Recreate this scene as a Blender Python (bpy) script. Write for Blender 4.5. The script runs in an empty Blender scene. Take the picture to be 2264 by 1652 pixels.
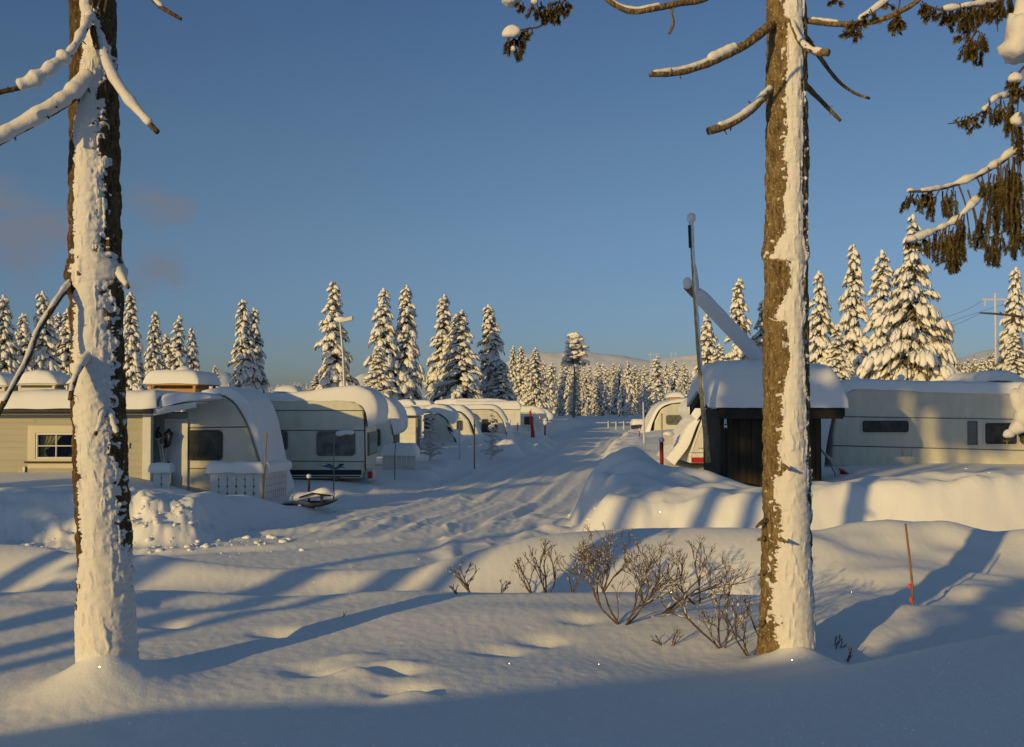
import bpy, math, random
import numpy as np
from mathutils import Vector, Matrix

SC = bpy.context.scene
COL = SC.collection
R = math.radians

# ------------------------------------------------------------------ camera
EYE = 2.5                      # eye height above the ploughed road
FPX, CX, CY = 2200.0, 1132.0, 826.0
PITCH = math.atan((885.0 - 826.0) / FPX)
cam_d = bpy.data.cameras.new('camera')
cam_d.sensor_width = 36.0
cam_d.lens = FPX / 2264.0 * 36.0
cam_d.clip_start = 0.05
cam_d.clip_end = 12000
cam_d.dof.use_dof = True
cam_d.dof.focus_distance = 26.0
cam_d.dof.aperture_fstop = 9.0
cam = bpy.data.objects.new('camera', cam_d)
cam.location = (0, 0, EYE)
cam.rotation_euler = (R(90) + PITCH, 0, 0)
COL.objects.link(cam)
SC.camera = cam

# ------------------------------------------------------------------ light
SUN_EL = R(11.0)
SUN_AZ = R(38.0)                       # light travels away from the camera and to the right
SA, CA = math.sin(SUN_AZ), math.cos(SUN_AZ)
TAN_EL = math.tan(SUN_EL)
sun_d = bpy.data.lights.new('sun', 'SUN')
sun_d.energy = 5.0
sun_d.angle = R(0.55)
sun_d.color = (1.0, 0.68, 0.225)
sun = bpy.data.objects.new('sun', sun_d)
tow = Vector((-math.sin(SUN_AZ) * math.cos(SUN_EL), -math.cos(SUN_AZ) * math.cos(SUN_EL), math.sin(SUN_EL)))
sun.rotation_euler = tow.to_track_quat('Z', 'Y').to_euler()
sun.location = tow * 60
COL.objects.link(sun)

world = bpy.data.worlds.new('World')
SC.world = world
world.use_nodes = True
wn, wl = world.node_tree.nodes, world.node_tree.links
wn.clear()
w_out = wn.new('ShaderNodeOutputWorld')
w_bg = wn.new('ShaderNodeBackground')
w_sky = wn.new('ShaderNodeTexSky')
w_sky.sky_type = 'NISHITA'
w_sky.sun_disc = False
w_sky.sun_elevation = SUN_EL
w_sky.sun_rotation = math.atan2(tow.x, tow.y)
w_sky.altitude = 300
w_sky.air_density = 1.0
w_sky.dust_density = 0.6
w_sky.ozone_density = 2.5
w_bg.inputs['Strength'].default_value = 0.145
w_geo = wn.new('ShaderNodeTexCoord')


def wmath(op, a, b=None, clamp=False):
    n = wn.new('ShaderNodeMath'); n.operation = op; n.use_clamp = clamp
    for i, v in enumerate((a, b)):
        if v is None: continue
        if isinstance(v, (int, float)): n.inputs[i].default_value = v
        else: wl.new(v, n.inputs[i])
    return n.outputs[0]


# thin evening clouds low in the sky on the left
w_noise = wn.new('ShaderNodeTexNoise'); w_noise.inputs['Scale'].default_value = 15.0
w_noise.inputs['Detail'].default_value = 6; w_noise.inputs['Roughness'].default_value = 0.6
w_map = wn.new('ShaderNodeMapping'); w_map.inputs['Scale'].default_value = (1, 1, 2.6)
wl.new(w_geo.outputs['Generated'], w_map.inputs['Vector'])
wl.new(w_map.outputs['Vector'], w_noise.inputs['Vector'])
cloud_mask = None
for dx, dz, sx, sz, amt in ((-0.365, 0.195, 0.032, 0.017, 1.0), (-0.475, 0.165, 0.06, 0.026, 1.05), (-0.36, 0.14, 0.03, 0.014, 0.8), (-0.52, 0.20, 0.05, 0.02, 0.7), (-0.40, 0.115, 0.07, 0.012, 0.5)):
    c = Vector((dx, 1, dz)).normalized()
    sub = wn.new('ShaderNodeVectorMath'); sub.operation = 'SUBTRACT'
    wl.new(w_geo.outputs['Generated'], sub.inputs[0]); sub.inputs[1].default_value = c
    mul = wn.new('ShaderNodeVectorMath'); mul.operation = 'MULTIPLY'
    wl.new(sub.outputs[0], mul.inputs[0]); mul.inputs[1].default_value = (1 / sx, 1 / sx, 1 / sz)
    ln = wn.new('ShaderNodeVectorMath'); ln.operation = 'LENGTH'
    wl.new(mul.outputs[0], ln.inputs[0])
    g = wmath('MULTIPLY', wmath('SUBTRACT', 1.6, ln.outputs['Value']), amt * 0.7)
    cloud_mask = g if cloud_mask is None else wmath('MAXIMUM', cloud_mask, g)
w_edge = wmath('MULTIPLY', wmath('SUBTRACT', w_noise.outputs['Fac'], 0.5), 2.6)
cm = wmath('MULTIPLY', wmath('ADD', wmath('SUBTRACT', wmath('MINIMUM', wmath('MAXIMUM', cloud_mask, 0.0), 0.8), 0.16), wmath('MULTIPLY', w_edge, wmath('MINIMUM', wmath('MULTIPLY', wmath('MAXIMUM', cloud_mask, 0.0), 4.0), 1.0))), 1.3, True)
cm = wmath('MULTIPLY', cm, 0.9)
w_mix = wn.new('ShaderNodeMixRGB')
wl.new(cm, w_mix.inputs['Fac'])
w_tint = wn.new('ShaderNodeMixRGB'); w_tint.blend_type = 'MULTIPLY'; w_tint.inputs['Fac'].default_value = 1.0
w_sep = wn.new('ShaderNodeSeparateXYZ'); wl.new(w_geo.outputs['Generated'], w_sep.inputs[0])
w_ramp = wn.new('ShaderNodeValToRGB')
w_ramp.color_ramp.elements[0].position = 0.0; w_ramp.color_ramp.elements[0].color = (0.52, 0.62, 0.92, 1)
w_ramp.color_ramp.elements[1].position = 0.45; w_ramp.color_ramp.elements[1].color = (0.74, 0.84, 1.02, 1)
for p_, c_ in ((0.62, (1.2, 1.15, 0.98, 1)), (0.07, (0.58, 0.68, 0.98, 1)), (0.16, (0.76, 0.80, 0.94, 1)), (0.25, (0.82, 0.86, 0.94, 1))):
    e_ = w_ramp.color_ramp.elements.new(p_); e_.color = c_
wl.new(w_sep.outputs['Z'], w_ramp.inputs['Fac'])
wl.new(w_ramp.outputs['Color'], w_tint.inputs['Color2'])
wl.new(w_sky.outputs['Color'], w_tint.inputs['Color1'])
wl.new(w_tint.outputs['Color'], w_mix.inputs['Color1'])
w_mix.inputs['Color2'].default_value = (1.95, 2.25, 2.85, 1)
wl.new(w_mix.outputs['Color'], w_bg.inputs['Color'])
wl.new(w_bg.outputs['Background'], w_out.inputs['Surface'])

SC.view_settings.view_transform = 'Standard'
SC.view_settings.look = 'None'
SC.view_settings.exposure = -0.80
SC.view_settings.gamma = 1.0
SC.view_settings.use_curve_mapping = False
SC.render.engine = 'CYCLES'
SC.cycles.max_bounces = 6
SC.cycles.diffuse_bounces = 3
SC.cycles.glossy_bounces = 3
SC.cycles.transparent_max_bounces = 8
SC.cycles.use_denoising = True


# ------------------------------------------------------------------ helpers
def W(px, py, d):
    """World point at ground distance d (along +Y) seen at photo pixel (2264 wide)."""
    cx, cu = (px - CX) / FPX, (CY - py) / FPX
    dy = math.cos(PITCH) - cu * math.sin(PITCH)
    dz = math.sin(PITCH) + cu * math.cos(PITCH)
    t = d / dy
    return Vector((cx * t, d, EYE + dz * t))


def WX(px, d): return W(px, 885, d).x
def WZ(py, d): return W(1132, py, d).z
def UV(u, a): return (CA * u + SA * a, -SA * u + CA * a)


_rs = np.random.RandomState(7)
_perm = np.concatenate([_rs.permutation(512)] * 2).astype(np.int64)
_g2 = np.stack([np.cos(np.arange(512) * 2.39996), np.sin(np.arange(512) * 2.39996)], 1)
_g3 = _rs.normal(size=(512, 3)); _g3 /= np.linalg.norm(_g3, axis=1)[:, None]


def n2(x, y, seed=0):
    x = np.asarray(x, float) + seed * 17.31; y = np.asarray(y, float) + seed * 9.77
    xi = np.floor(x).astype(np.int64); yi = np.floor(y).astype(np.int64)
    xf, yf = x - xi, y - yi
    u, v = xf ** 3 * (xf * (xf * 6 - 15) + 10), yf ** 3 * (yf * (yf * 6 - 15) + 10)

    def g(i, j):
        h = _perm[(_perm[(xi + i) % 512] + yi + j) % 512]
        return _g2[h, 0] * (xf - i) + _g2[h, 1] * (yf - j)
    a, b = g(0, 0), g(1, 0); c, d = g(0, 1), g(1, 1)
    return ((a + (b - a) * u) * (1 - v) + (c + (d - c) * u) * v) * 1.5


def n3(p, seed=0):
    p = np.asarray(p, float) + seed * 13.7
    i0 = np.floor(p).astype(np.int64); f = p - i0
    w = f ** 3 * (f * (f * 6 - 15) + 10)
    out = 0
    for a in (0, 1):
        for b in (0, 1):
            for c in (0, 1):
                h = _perm[(_perm[(_perm[(i0[..., 0] + a) % 512] + i0[..., 1] + b) % 512] + i0[..., 2] + c) % 512]
                g = (_g3[h] * (f - np.array([a, b, c]))).sum(-1)
                ww = (w[..., 0] if a else 1 - w[..., 0]) * (w[..., 1] if b else 1 - w[..., 1]) * (w[..., 2] if c else 1 - w[..., 2])
                out = out + g * ww
    return out * 1.6


def fbm2(x, y, octs=4, seed=0, gain=0.5):
    s, a, f = 0, 1.0, 1.0
    for k in range(octs):
        s = s + a * n2(x * f, y * f, seed + k * 3); a *= gain; f *= 2.03
    return s


def sst(e0, e1, x):
    t = np.clip((x - e0) / (e1 - e0), 0, 1)
    return t * t * (3 - 2 * t)


def tag(o, label=None, cat=None, group=None, kind=None):
    if label: o['label'] = label
    if cat: o['category'] = cat
    if group: o['group'] = group
    if kind: o['kind'] = kind
    return o


def thing(name, label, cat, loc=(0, 0, 0), group=None):
    o = bpy.data.objects.new(name, None)
    o.empty_display_size = 0.2
    o.location = loc
    COL.objects.link(o)
    return tag(o, label, cat, group)


def root_loc(o):
    while o.parent is not None: o = o.parent
    return Vector(o.location)


def copy_tree(o, parent=None):
    c = o.copy(); COL.objects.link(c)
    if parent is not None: c.parent = parent
    for ch in list(o.children): copy_tree(ch, c)
    return c


class MB:
    def __init__(s): s.v = []; s.f = []

    def add(s, vs, fs):
        n = len(s.v); s.v += [tuple(v) for v in vs]
        s.f += [tuple(i + n for i in f) for f in fs]

    def box(s, x0, x1, y0, y1, z0, z1):
        s.add([(x0, y0, z0), (x1, y0, z0), (x1, y1, z0), (x0, y1, z0), (x0, y0, z1), (x1, y0, z1), (x1, y1, z1), (x0, y1, z1)],
              [(3, 2, 1, 0), (4, 5, 6, 7), (0, 1, 5, 4), (1, 2, 6, 5), (2, 3, 7, 6), (3, 0, 4, 7)])

    def prism(s, pts, y0, y1):
        """pts: (x,z) polygon, extruded y0..y1."""
        n = len(pts)
        s.add([(x, y0, z) for x, z in pts] + [(x, y1, z) for x, z in pts],
              [tuple(range(n)), tuple(range(2 * n - 1, n - 1, -1))] + [((i + 1) % n, i, n + i, n + (i + 1) % n) for i in range(n)])

    def ring(s, outer, inner, y0, y1):
        n = len(outer)
        vs = [(x, y0, z) for x, z in outer] + [(x, y0, z) for x, z in inner] + [(x, y1, z) for x, z in outer] + [(x, y1, z) for x, z in inner]
        fs = []
        for i in range(n):
            j = (i + 1) % n
            fs += [(i, j, n + j, n + i), (j, i, 2 * n + i, 2 * n + j), (n + i, n + j, 3 * n + j, 3 * n + i), (2 * n + j, 2 * n + i, 3 * n + i, 3 * n + j)]
        s.add(vs, fs)

    def grid(s, P, closed=False):
        """P: array (nu, nv, 3)."""
        nu, nv = P.shape[:2]
        n = len(s.v)
        s.v += [tuple(p) for p in P.reshape(-1, 3)]
        m = nv if closed else nv - 1
        for i in range(nu - 1):
            for j in range(m):
                k = (j + 1) % nv
                s.f.append((n + i * nv + j, n + i * nv + k, n + (i + 1) * nv + k, n + (i + 1) * nv + j))

    def tube(s, pts, rad, n=8, cap=True, flat=1.0, rough=0, seed=0):
        pts = [Vector(p) for p in pts]
        if not hasattr(rad, '__len__'): rad = [rad] * len(pts)
        t0 = (pts[1] - pts[0]).normalized()
        ref = Vector((0, 0, 1)) if abs(t0.z) < 0.9 else Vector((0, 1, 0))
        rings = []
        for i, p in enumerate(pts):
            a = pts[max(i - 1, 0)]; b = pts[min(i + 1, len(pts) - 1)]
            t = (b - a).normalized()
            sx = t.cross(ref)
            sx = sx.normalized() if sx.length > 1e-5 else Vector((1, 0, 0))
            sy = sx.cross(t).normalized()
            rings.append([p + (sx * math.cos(k * 2 * math.pi / n) + sy * flat * math.sin(k * 2 * math.pi / n)) * rad[i] for k in range(n)])
        A = np.array([[tuple(v) for v in r] for r in rings])
        if rough:
            C = np.array([tuple(p) for p in pts])[:, None, :]
            nz = n3(A * (0.35 / max(rad) if max(rad) > 0 else 1), seed)
            A = C + (A - C) * (1 + rough * nz[..., None])
        base = len(s.v)
        s.grid(A, True)
        if cap:
            s.f.append(tuple(base + k for k in range(n - 1, -1, -1)))
            m = base + (len(pts) - 1) * n
            s.f.append(tuple(m + k for k in range(n)))

    def blob(s, c, rx, ry, rz, nu=7, nv=10, axis=None, jit=0.15, rnd=random, bottom=1.0):
        c = Vector(c)
        M = axis if axis is not None else Matrix.Identity(3)
        vs = []
        for i in range(nu):
            th = math.pi * (i + 0.0) / (nu - 1)
            m = 1 if i in (0, nu - 1) else nv
            for k in range(m):
                ph = 2 * math.pi * k / nv
                q = 1 + rnd.uniform(-jit, jit)
                z = math.cos(th) * rz
                if z < 0: z *= bottom
                vs.append(c + M @ Vector((math.sin(th) * math.cos(ph) * rx * q, math.sin(th) * math.sin(ph) * ry * q, z * q)))
        fs = []
        def idx(i, k):
            if i == 0: return 0
            if i == nu - 1: return 1 + (nu - 2) * nv
            return 1 + (i - 1) * nv + k % nv
        for i in range(nu - 1):
            for k in range(nv):
                q = [idx(i, k), idx(i + 1, k), idx(i + 1, k + 1), idx(i, k + 1)]
                q2 = []
                for a in q:
                    if a not in q2: q2.append(a)
                fs.append(tuple(q2))
        s.add(vs, fs)

    def build(s, name, mat, parent=None, smooth=None, bevel=0.0, label=None):
        me = bpy.data.meshes.new(name)
        off = root_loc(parent) if parent is not None else Vector((0, 0, 0))
        V = np.array(s.v, float) - np.array(off)
        me.from_pydata(V.tolist(), [], s.f)
        me.materials.append(mat)
        if smooth is not None:
            me.shade_smooth()
            if smooth < 179: me.set_sharp_from_angle(angle=R(smooth))
        o = bpy.data.objects.new(name, me)
        COL.objects.link(o)
        if parent is not None: o.parent = parent
        if bevel:
            b = o.modifiers.new('edge', 'BEVEL'); b.width = bevel; b.segments = 2; b.limit_method = 'ANGLE'; b.angle_limit = R(35)
        if label: o['label'] = label
        return o


def rrect(x0, x1, z0, z1, r=0.05, n=4):
    out = []
    for cx, cz, a0 in ((x1 - r, z1 - r, 0), (x0 + r, z1 - r, 90), (x0 + r, z0 + r, 180), (x1 - r, z0 + r, 270)):
        for k in range(n + 1):
            a = R(a0 + 90 * k / n)
            out.append((cx + r * math.cos(a), cz + r * math.sin(a)))
    return out


def resample(pts, n):
    P = np.array(pts, float)
    d = np.concatenate([[0], np.cumsum(np.linalg.norm(np.diff(P, axis=0), axis=1))])
    s = np.linspace(0, d[-1], n)
    return np.stack([np.interp(s, d, P[:, k]) for k in range(P.shape[1])], 1), s


def smooth_path(pts, n):
    """Catmull-Rom through pts, resampled to n points."""
    P = np.array([tuple(p) for p in pts], float)
    if len(P) < 3: return resample(P, n)[0]
    Q = np.vstack([2 * P[0] - P[1], P, 2 * P[-1] - P[-2]])
    out = []
    for i in range(len(P) - 1):
        a, b, c, d = Q[i:i + 4]
        for t in np.linspace(0, 1, 12, endpoint=False):
            out.append(0.5 * (2 * b + (c - a) * t + (2 * a - 5 * b + 4 * c - d) * t * t + (3 * b - a - 3 * c + d) * t ** 3))
    out.append(P[-1])
    return resample(out, n)[0]


def snow_slab(mb, path, y0, y1, thick, r=0.16, ends=(True, True), nu=60, nv=22, noise=0.03, seed=0, curve=True, over=0.05, power=2.0):
    """Snow lying along an (x,z) path between y0 and y1, with rounded edges. thick: number or per-point list."""
    P = smooth_path(path, nu) if curve else resample(path, nu)[0]
    d = np.concatenate([[0], np.cumsum(np.linalg.norm(np.diff(P, axis=0), axis=1))])
    # denser near ends
    L = d[-1]
    q = 0.5 - 0.5 * np.cos(np.linspace(0, math.pi, nu)); q = 0.5 * q + 0.5 * np.linspace(0, 1, nu)
    s = q * L
    P = np.stack([np.interp(s, d, P[:, k]) for k in (0, 1)], 1)
    T = np.gradient(P, axis=0); T /= np.linalg.norm(T, axis=1)[:, None] + 1e-9
    N = np.stack([-T[:, 1], T[:, 0]], 1)
    if hasattr(thick, '__len__'): th = np.interp(s / L, np.linspace(0, 1, len(thick)), thick)
    else: th = np.full(nu, thick)
    v = 0.5 - 0.5 * np.cos(np.linspace(0, math.pi, nv)); v = 0.6 * v + 0.4 * np.linspace(0, 1, nv)
    yy = (y0 - over) + v * (y1 - y0 + 2 * over)
    def edge(dist): return np.clip(1 - np.abs(1 - np.clip(dist / r, 0, 1)) ** power, 0, 1) ** (1 / power)
    es = np.ones(nu)
    if ends[0]: es *= edge(s)
    if ends[1]: es *= edge(L - s)
    ey = edge(np.minimum(yy - yy[0], yy[-1] - yy))
    H = th[:, None] * es[:, None] * ey[None, :]
    top = np.zeros((nu, nv, 3))
    top[..., 0] = P[:, 0:1] + N[:, 0:1] * H; top[..., 1] = yy[None, :]; top[..., 2] = P[:, 1:2] + N[:, 1:2] * H
    nz = n3(top * 1.6, seed) * 0.8 + n3(top * np.array([3.0, 3.0, 16.0]), seed + 5) * 0.45 + n3(top * 9.0, seed + 7) * 0.15
    wgt = (H / max(th.max(), 1e-6))
    top[..., 0] += N[:, 0:1] * nz * noise * wgt; top[..., 2] += N[:, 1:2] * nz * noise * wgt
    # slightly wavy lower lip
    lip = n2(s * 1.3, s * 0 + seed, seed) * noise
    for col in (0, nv - 1):
        top[:, col, 2] += lip; 
    bot = top.copy(); bot[..., 0] = P[:, 0:1] - N[:, 0:1] * 0.012; bot[..., 2] = P[:, 1:2] - N[:, 1:2] * 0.012
    bot[:, 0] = top[:, 0]; bot[:, -1] = top[:, -1]
    mb.grid(top[::-1])
    mb.grid(bot)
    for i in (0, nu - 1):
        strip = np.stack([bot[i], top[i]])
        mb.grid(strip if i == 0 else strip[::-1])


# ------------------------------------------------------------------ materials
def new_mat(name):
    m = bpy.data.materials.new(name); m.use_nodes = True
    nt = m.node_tree
    b = nt.nodes['Principled BSDF']
    return m, nt, b


def nnode(nt, typ, **kw):
    n = nt.nodes.new(typ)
    for k, v in kw.items():
        if k in n.inputs: n.inputs[k].default_value = v
        else: setattr(n, k, v)
    return n


def pos_out(nt, obj=False):
    if obj: return nt.nodes.new('ShaderNodeTexCoord').outputs['Object']
    return nt.nodes.new('ShaderNodeNewGeometry').outputs['Position']


def snow_mat(name, col=(0.86, 0.87, 0.89), scales=((30, 0.35, 0.012), (110, 0.3, 0.004)), sparkle=False, obj=False):
    m, nt, b = new_mat(name)
    b.inputs['Base Color'].default_value = (*col, 1)
    b.inputs['Roughness'].default_value = 0.75
    b.inputs['Specular IOR Level'].default_value = 0.12
    p = pos_out(nt, obj)
    prev = None
    for sc, st, di in scales:
        t = nnode(nt, 'ShaderNodeTexNoise', Scale=sc, Detail=4.0, Roughness=0.6)
        nt.links.new(p, t.inputs['Vector'])
        bp = nnode(nt, 'ShaderNodeBump', Strength=st, Distance=di)
        nt.links.new(t.outputs['Fac'], bp.inputs['Height'])
        if prev: nt.links.new(prev, bp.inputs['Normal'])
        prev = bp.outputs['Normal']
    nt.links.new(prev, b.inputs['Normal'])
    if sparkle:
        # ice crystals: sparse mirror facets, each with its own random tilt
        vo = nnode(nt, 'ShaderNodeTexVoronoi', Scale=85.0)
        nt.links.new(p, vo.inputs['Vector'])
        cs = nnode(nt, 'ShaderNodeVectorMath', operation='SUBTRACT'); nt.links.new(vo.outputs['Color'], cs.inputs[0]); cs.inputs[1].default_value = (0.5, 0.5, 0.5)
        nm = nnode(nt, 'ShaderNodeVectorMath', operation='NORMALIZE'); nt.links.new(cs.outputs[0], nm.inputs[0])
        gl = nnode(nt, 'ShaderNodeBsdfGlossy', Roughness=0.12); nt.links.new(nm.outputs[0], gl.inputs['Normal'])
        wn_ = nnode(nt, 'ShaderNodeTexWhiteNoise'); nt.links.new(vo.outputs['Position'], wn_.inputs['Vector'])
        lt = nnode(nt, 'ShaderNodeMath', operation='LESS_THAN'); nt.links.new(wn_.outputs['Value'], lt.inputs[0]); lt.inputs[1].default_value = 0.22
        l2 = nnode(nt, 'ShaderNodeMath', operation='LESS_THAN'); nt.links.new(vo.outputs['Distance'], l2.inputs[0]); l2.inputs[1].default_value = 0.22
        mu = nnode(nt, 'ShaderNodeMath', operation='MULTIPLY'); nt.links.new(lt.outputs[0], mu.inputs[0]); nt.links.new(l2.outputs[0], mu.inputs[1])
        nt.links.new(mu.outputs[0], gl.inputs['Color'])
        mx = nnode(nt, 'ShaderNodeAddShader')
        nt.links.new(b.outputs[0], mx.inputs[0]); nt.links.new(gl.outputs[0], mx.inputs[1])
        nt.links.new(mx.outputs[0], nt.nodes['Material Output'].inputs['Surface'])
    return m


def paint(name, col, rough=0.5, var=0.06, scale=3.0, bump=0.0, bscale=60, spec=0.4, obj=False, stretch=(1, 1, 1), metal=0.0):
    m, nt, b = new_mat(name)
    b.inputs['Roughness'].default_value = rough
    b.inputs['Specular IOR Level'].default_value = spec
    b.inputs['Metallic'].default_value = metal
    mp = nnode(nt, 'ShaderNodeMapping'); mp.inputs['Scale'].default_value = stretch
    nt.links.new(pos_out(nt, obj), mp.inputs['Vector'])
    t = nnode(nt, 'ShaderNodeTexNoise', Scale=scale, Detail=5.0, Roughness=0.6)
    nt.links.new(mp.outputs[0], t.inputs['Vector'])
    r = nnode(nt, 'ShaderNodeValToRGB')
    r.color_ramp.elements[0].position = 0.3; r.color_ramp.elements[1].position = 0.7
    r.color_ramp.elements[0].color = (*[max(0, c * (1 - var)) for c in col], 1)
    r.color_ramp.elements[1].color = (*[min(1, c * (1 + var)) for c in col], 1)
    nt.links.new(t.outputs['Fac'], r.inputs['Fac'])
    nt.links.new(r.outputs['Color'], b.inputs['Base Color'])
    if bump:
        t2 = nnode(nt, 'ShaderNodeTexNoise', Scale=bscale, Detail=3.0)
        nt.links.new(mp.outputs[0], t2.inputs['Vector'])
        bp = nnode(nt, 'ShaderNodeBump', Strength=bump, Distance=0.01)
        nt.links.new(t2.outputs['Fac'], bp.inputs['Height']); nt.links.new(bp.outputs['Normal'], b.inputs['Normal'])
    return m


def bark_mat(name, dark, mid, lich, scale=1.0, lich_amt=0.55):
    m, nt, b = new_mat(name)
    b.inputs['Roughness'].default_value = 0.9
    b.inputs['Specular IOR Level'].default_value = 0.15
    p = pos_out(nt)
    mp = nnode(nt, 'ShaderNodeMapping'); mp.inputs['Scale'].default_value = (1, 1, 0.35)
    nt.links.new(p, mp.inputs['Vector'])
    t = nnode(nt, 'ShaderNodeTexNoise', Scale=34 * scale, Detail=8.0, Roughness=0.7)
    nt.links.new(mp.outputs[0], t.inputs['Vector'])
    r = nnode(nt, 'ShaderNodeValToRGB')
    r.color_ramp.elements[0].position = 0.36; r.color_ramp.elements[1].position = 0.62
    r.color_ramp.elements[0].color = (*dark, 1); r.color_ramp.elements[1].color = (*mid, 1)
    nt.links.new(t.outputs['Fac'], r.inputs['Fac'])
    t3 = nnode(nt, 'ShaderNodeTexNoise', Scale=60 * scale, Detail=4.0, Roughness=0.65)
    nt.links.new(p, t3.inputs['Vector'])
    r3 = nnode(nt, 'ShaderNodeValToRGB')
    r3.color_ramp.elements[0].position = lich_amt; r3.color_ramp.elements[1].position = lich_amt + 0.08
    nt.links.new(t3.outputs['Fac'], r3.inputs['Fac'])
    mx = nnode(nt, 'ShaderNodeMixRGB'); mx.inputs['Color2'].default_value = (*lich, 1)
    nt.links.new(r3.outputs['Color'], mx.inputs['Fac']); nt.links.new(r.outputs['Color'], mx.inputs['Color1'])
    nt.links.new(mx.outputs['Color'], b.inputs['Base Color'])
    v = nnode(nt, 'ShaderNodeTexVoronoi', Scale=45 * scale)
    nt.links.new(mp.outputs[0], v.inputs['Vector'])
    ad = nnode(nt, 'ShaderNodeMath', operation='ADD'); nt.links.new(v.outputs['Distance'], ad.inputs[0]); nt.links.new(t.outputs['Fac'], ad.inputs[1])
    bp = nnode(nt, 'ShaderNodeBump', Strength=0.9, Distance=0.012)
    nt.links.new(ad.outputs[0], bp.inputs['Height']); nt.links.new(bp.outputs['Normal'], b.inputs['Normal'])
    return m


def glass_mat(name, tint=(0.03, 0.03, 0.03), trans=0.0):
    m, nt, b = new_mat(name)
    if trans:
        tr = nnode(nt, 'ShaderNodeBsdfTransparent'); tr.inputs['Color'].default_value = (*tint, 1)
        gl = nnode(nt, 'ShaderNodeBsdfGlossy', Roughness=0.02)
        fr = nnode(nt, 'ShaderNodeFresnel', IOR=1.5)
        mx = nnode(nt, 'ShaderNodeMixShader')
        nt.links.new(fr.outputs[0], mx.inputs['Fac']); nt.links.new(tr.outputs[0], mx.inputs[1]); nt.links.new(gl.outputs[0], mx.inputs[2])
        nt.links.new(mx.outputs[0], nt.nodes['Material Output'].inputs['Surface'])
    else:
        t = nnode(nt, 'ShaderNodeTexNoise', Scale=3.5, Detail=9.0, Roughness=0.7)
        nt.links.new(pos_out(nt), t.inputs['Vector'])
        r = nnode(nt, 'ShaderNodeValToRGB')
        r.color_ramp.elements[0].position = .38; r.color_ramp.elements[1].position = .72
        r.color_ramp.elements[0].color = (*[c * 0.75 for c in tint], 1); r.color_ramp.elements[1].color = (*[c * 2.6 for c in tint], 1)
        nt.links.new(t.outputs['Fac'], r.inputs['Fac']); nt.links.new(r.outputs['Color'], b.inputs['Base Color'])
        b.inputs['Roughness'].default_value = 0.12
        b.inputs['Specular IOR Level'].default_value = 0.45
    return m


M = {}
M['ground'] = snow_mat('snow_ground', sparkle=True, scales=((9, 0.10, 0.03), (45, 0.30, 0.010), (160, 0.35, 0.004)))
M['snow'] = snow_mat('snow_soft', scales=((14, 0.3, 0.02), (60, 0.3, 0.006)))
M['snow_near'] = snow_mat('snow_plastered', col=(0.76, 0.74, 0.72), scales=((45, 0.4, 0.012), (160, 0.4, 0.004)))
M['snow_tree'] = snow_mat('snow_on_trees', col=(0.90, 0.89, 0.86), scales=((9, 0.6, 0.06),), obj=True)
M['snow_hill'] = snow_mat('snow_far', scales=((0.02, 0.5, 4.0), (0.08, 0.4, 1.0)))
M['needles'] = paint('spruce_needles', (0.20, 0.18, 0.13), 0.8, 0.80, 5.0, obj=True, spec=0.1)
M['needles_near'] = paint('spruce_needles_near', (0.15, 0.118, 0.05), 0.8, 0.5, 25.0, spec=0.15)
M['twig'] = paint('spruce_twig', (0.11, 0.07, 0.04), 0.85, 0.4, 40.0, spec=0.1)
M['trunk_far'] = paint('far_trunk', (0.08, 0.055, 0.035), 0.9, 0.3, 8.0, spec=0.1)
M['pine_trunk'] = paint('pine_trunk', (0.30, 0.22, 0.15), 0.9, 0.3, 3.0, spec=0.1)
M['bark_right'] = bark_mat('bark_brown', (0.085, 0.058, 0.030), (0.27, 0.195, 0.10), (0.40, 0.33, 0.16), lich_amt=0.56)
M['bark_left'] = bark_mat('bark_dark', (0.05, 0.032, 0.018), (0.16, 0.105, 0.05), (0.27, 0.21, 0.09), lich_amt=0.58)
M['shrub'] = paint('frosted_shrub_bark', (0.135, 0.100, 0.085), 0.85, 0.5, 30.0, spec=0.1)
M['frost'] = paint('hoar_frost', (0.62, 0.60, 0.60), 0.8, 0.2, 30.0, spec=0.1)
M['ivory'] = paint('ivory_panel', (0.66, 0.66, 0.56), 0.38, 0.10, 2.4, stretch=(1.6, 1, 0.5))
M['white'] = paint('white_panel', (0.74, 0.74, 0.68), 0.4, 0.10, 2.4, stretch=(1.6, 1, 0.5))
M['greyivory'] = paint('pale_grey_panel', (0.62, 0.60, 0.50), 0.42, 0.10, 2.4, stretch=(1.6, 1, 0.5))
M['hut'] = paint('grey_beige_boards', (0.40, 0.385, 0.32), 0.65, 0.08, 2.0, bump=0.12, bscale=30, stretch=(0.3, 1, 3))
M['hut_trim'] = paint('cream_trim', (0.62, 0.58, 0.46), 0.6, 0.05, 2.0)
M['white_wood'] = paint('white_wood', (0.66, 0.66, 0.64), 0.6, 0.06, 5.0)
M['raw_wood'] = paint('new_pine_boards', (0.50, 0.29, 0.12), 0.7, 0.2, 6.0, stretch=(0.4, 1, 4))
M['shed'] = paint('black_brown_boards', (0.034, 0.025, 0.012), 0.75, 0.5, 5.0, bump=0.3, bscale=40, stretch=(3, 3, 0.3))
M['shed_trim'] = paint('shed_fascia', (0.035, 0.027, 0.018), 0.8, 0.3, 5.0)
M['seam'] = paint('seam_grey', (0.16, 0.16, 0.15), 0.5, 0.1, 5.0)
M['rubber'] = paint('black_rubber', (0.03, 0.03, 0.03), 0.6, 0.2, 8.0)
M['navy'] = paint('navy_stripe', (0.012, 0.017, 0.04), 0.4, 0.1, 5.0)
M['maroon'] = paint('maroon_stripe', (0.07, 0.018, 0.02), 0.4, 0.1, 5.0)
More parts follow.
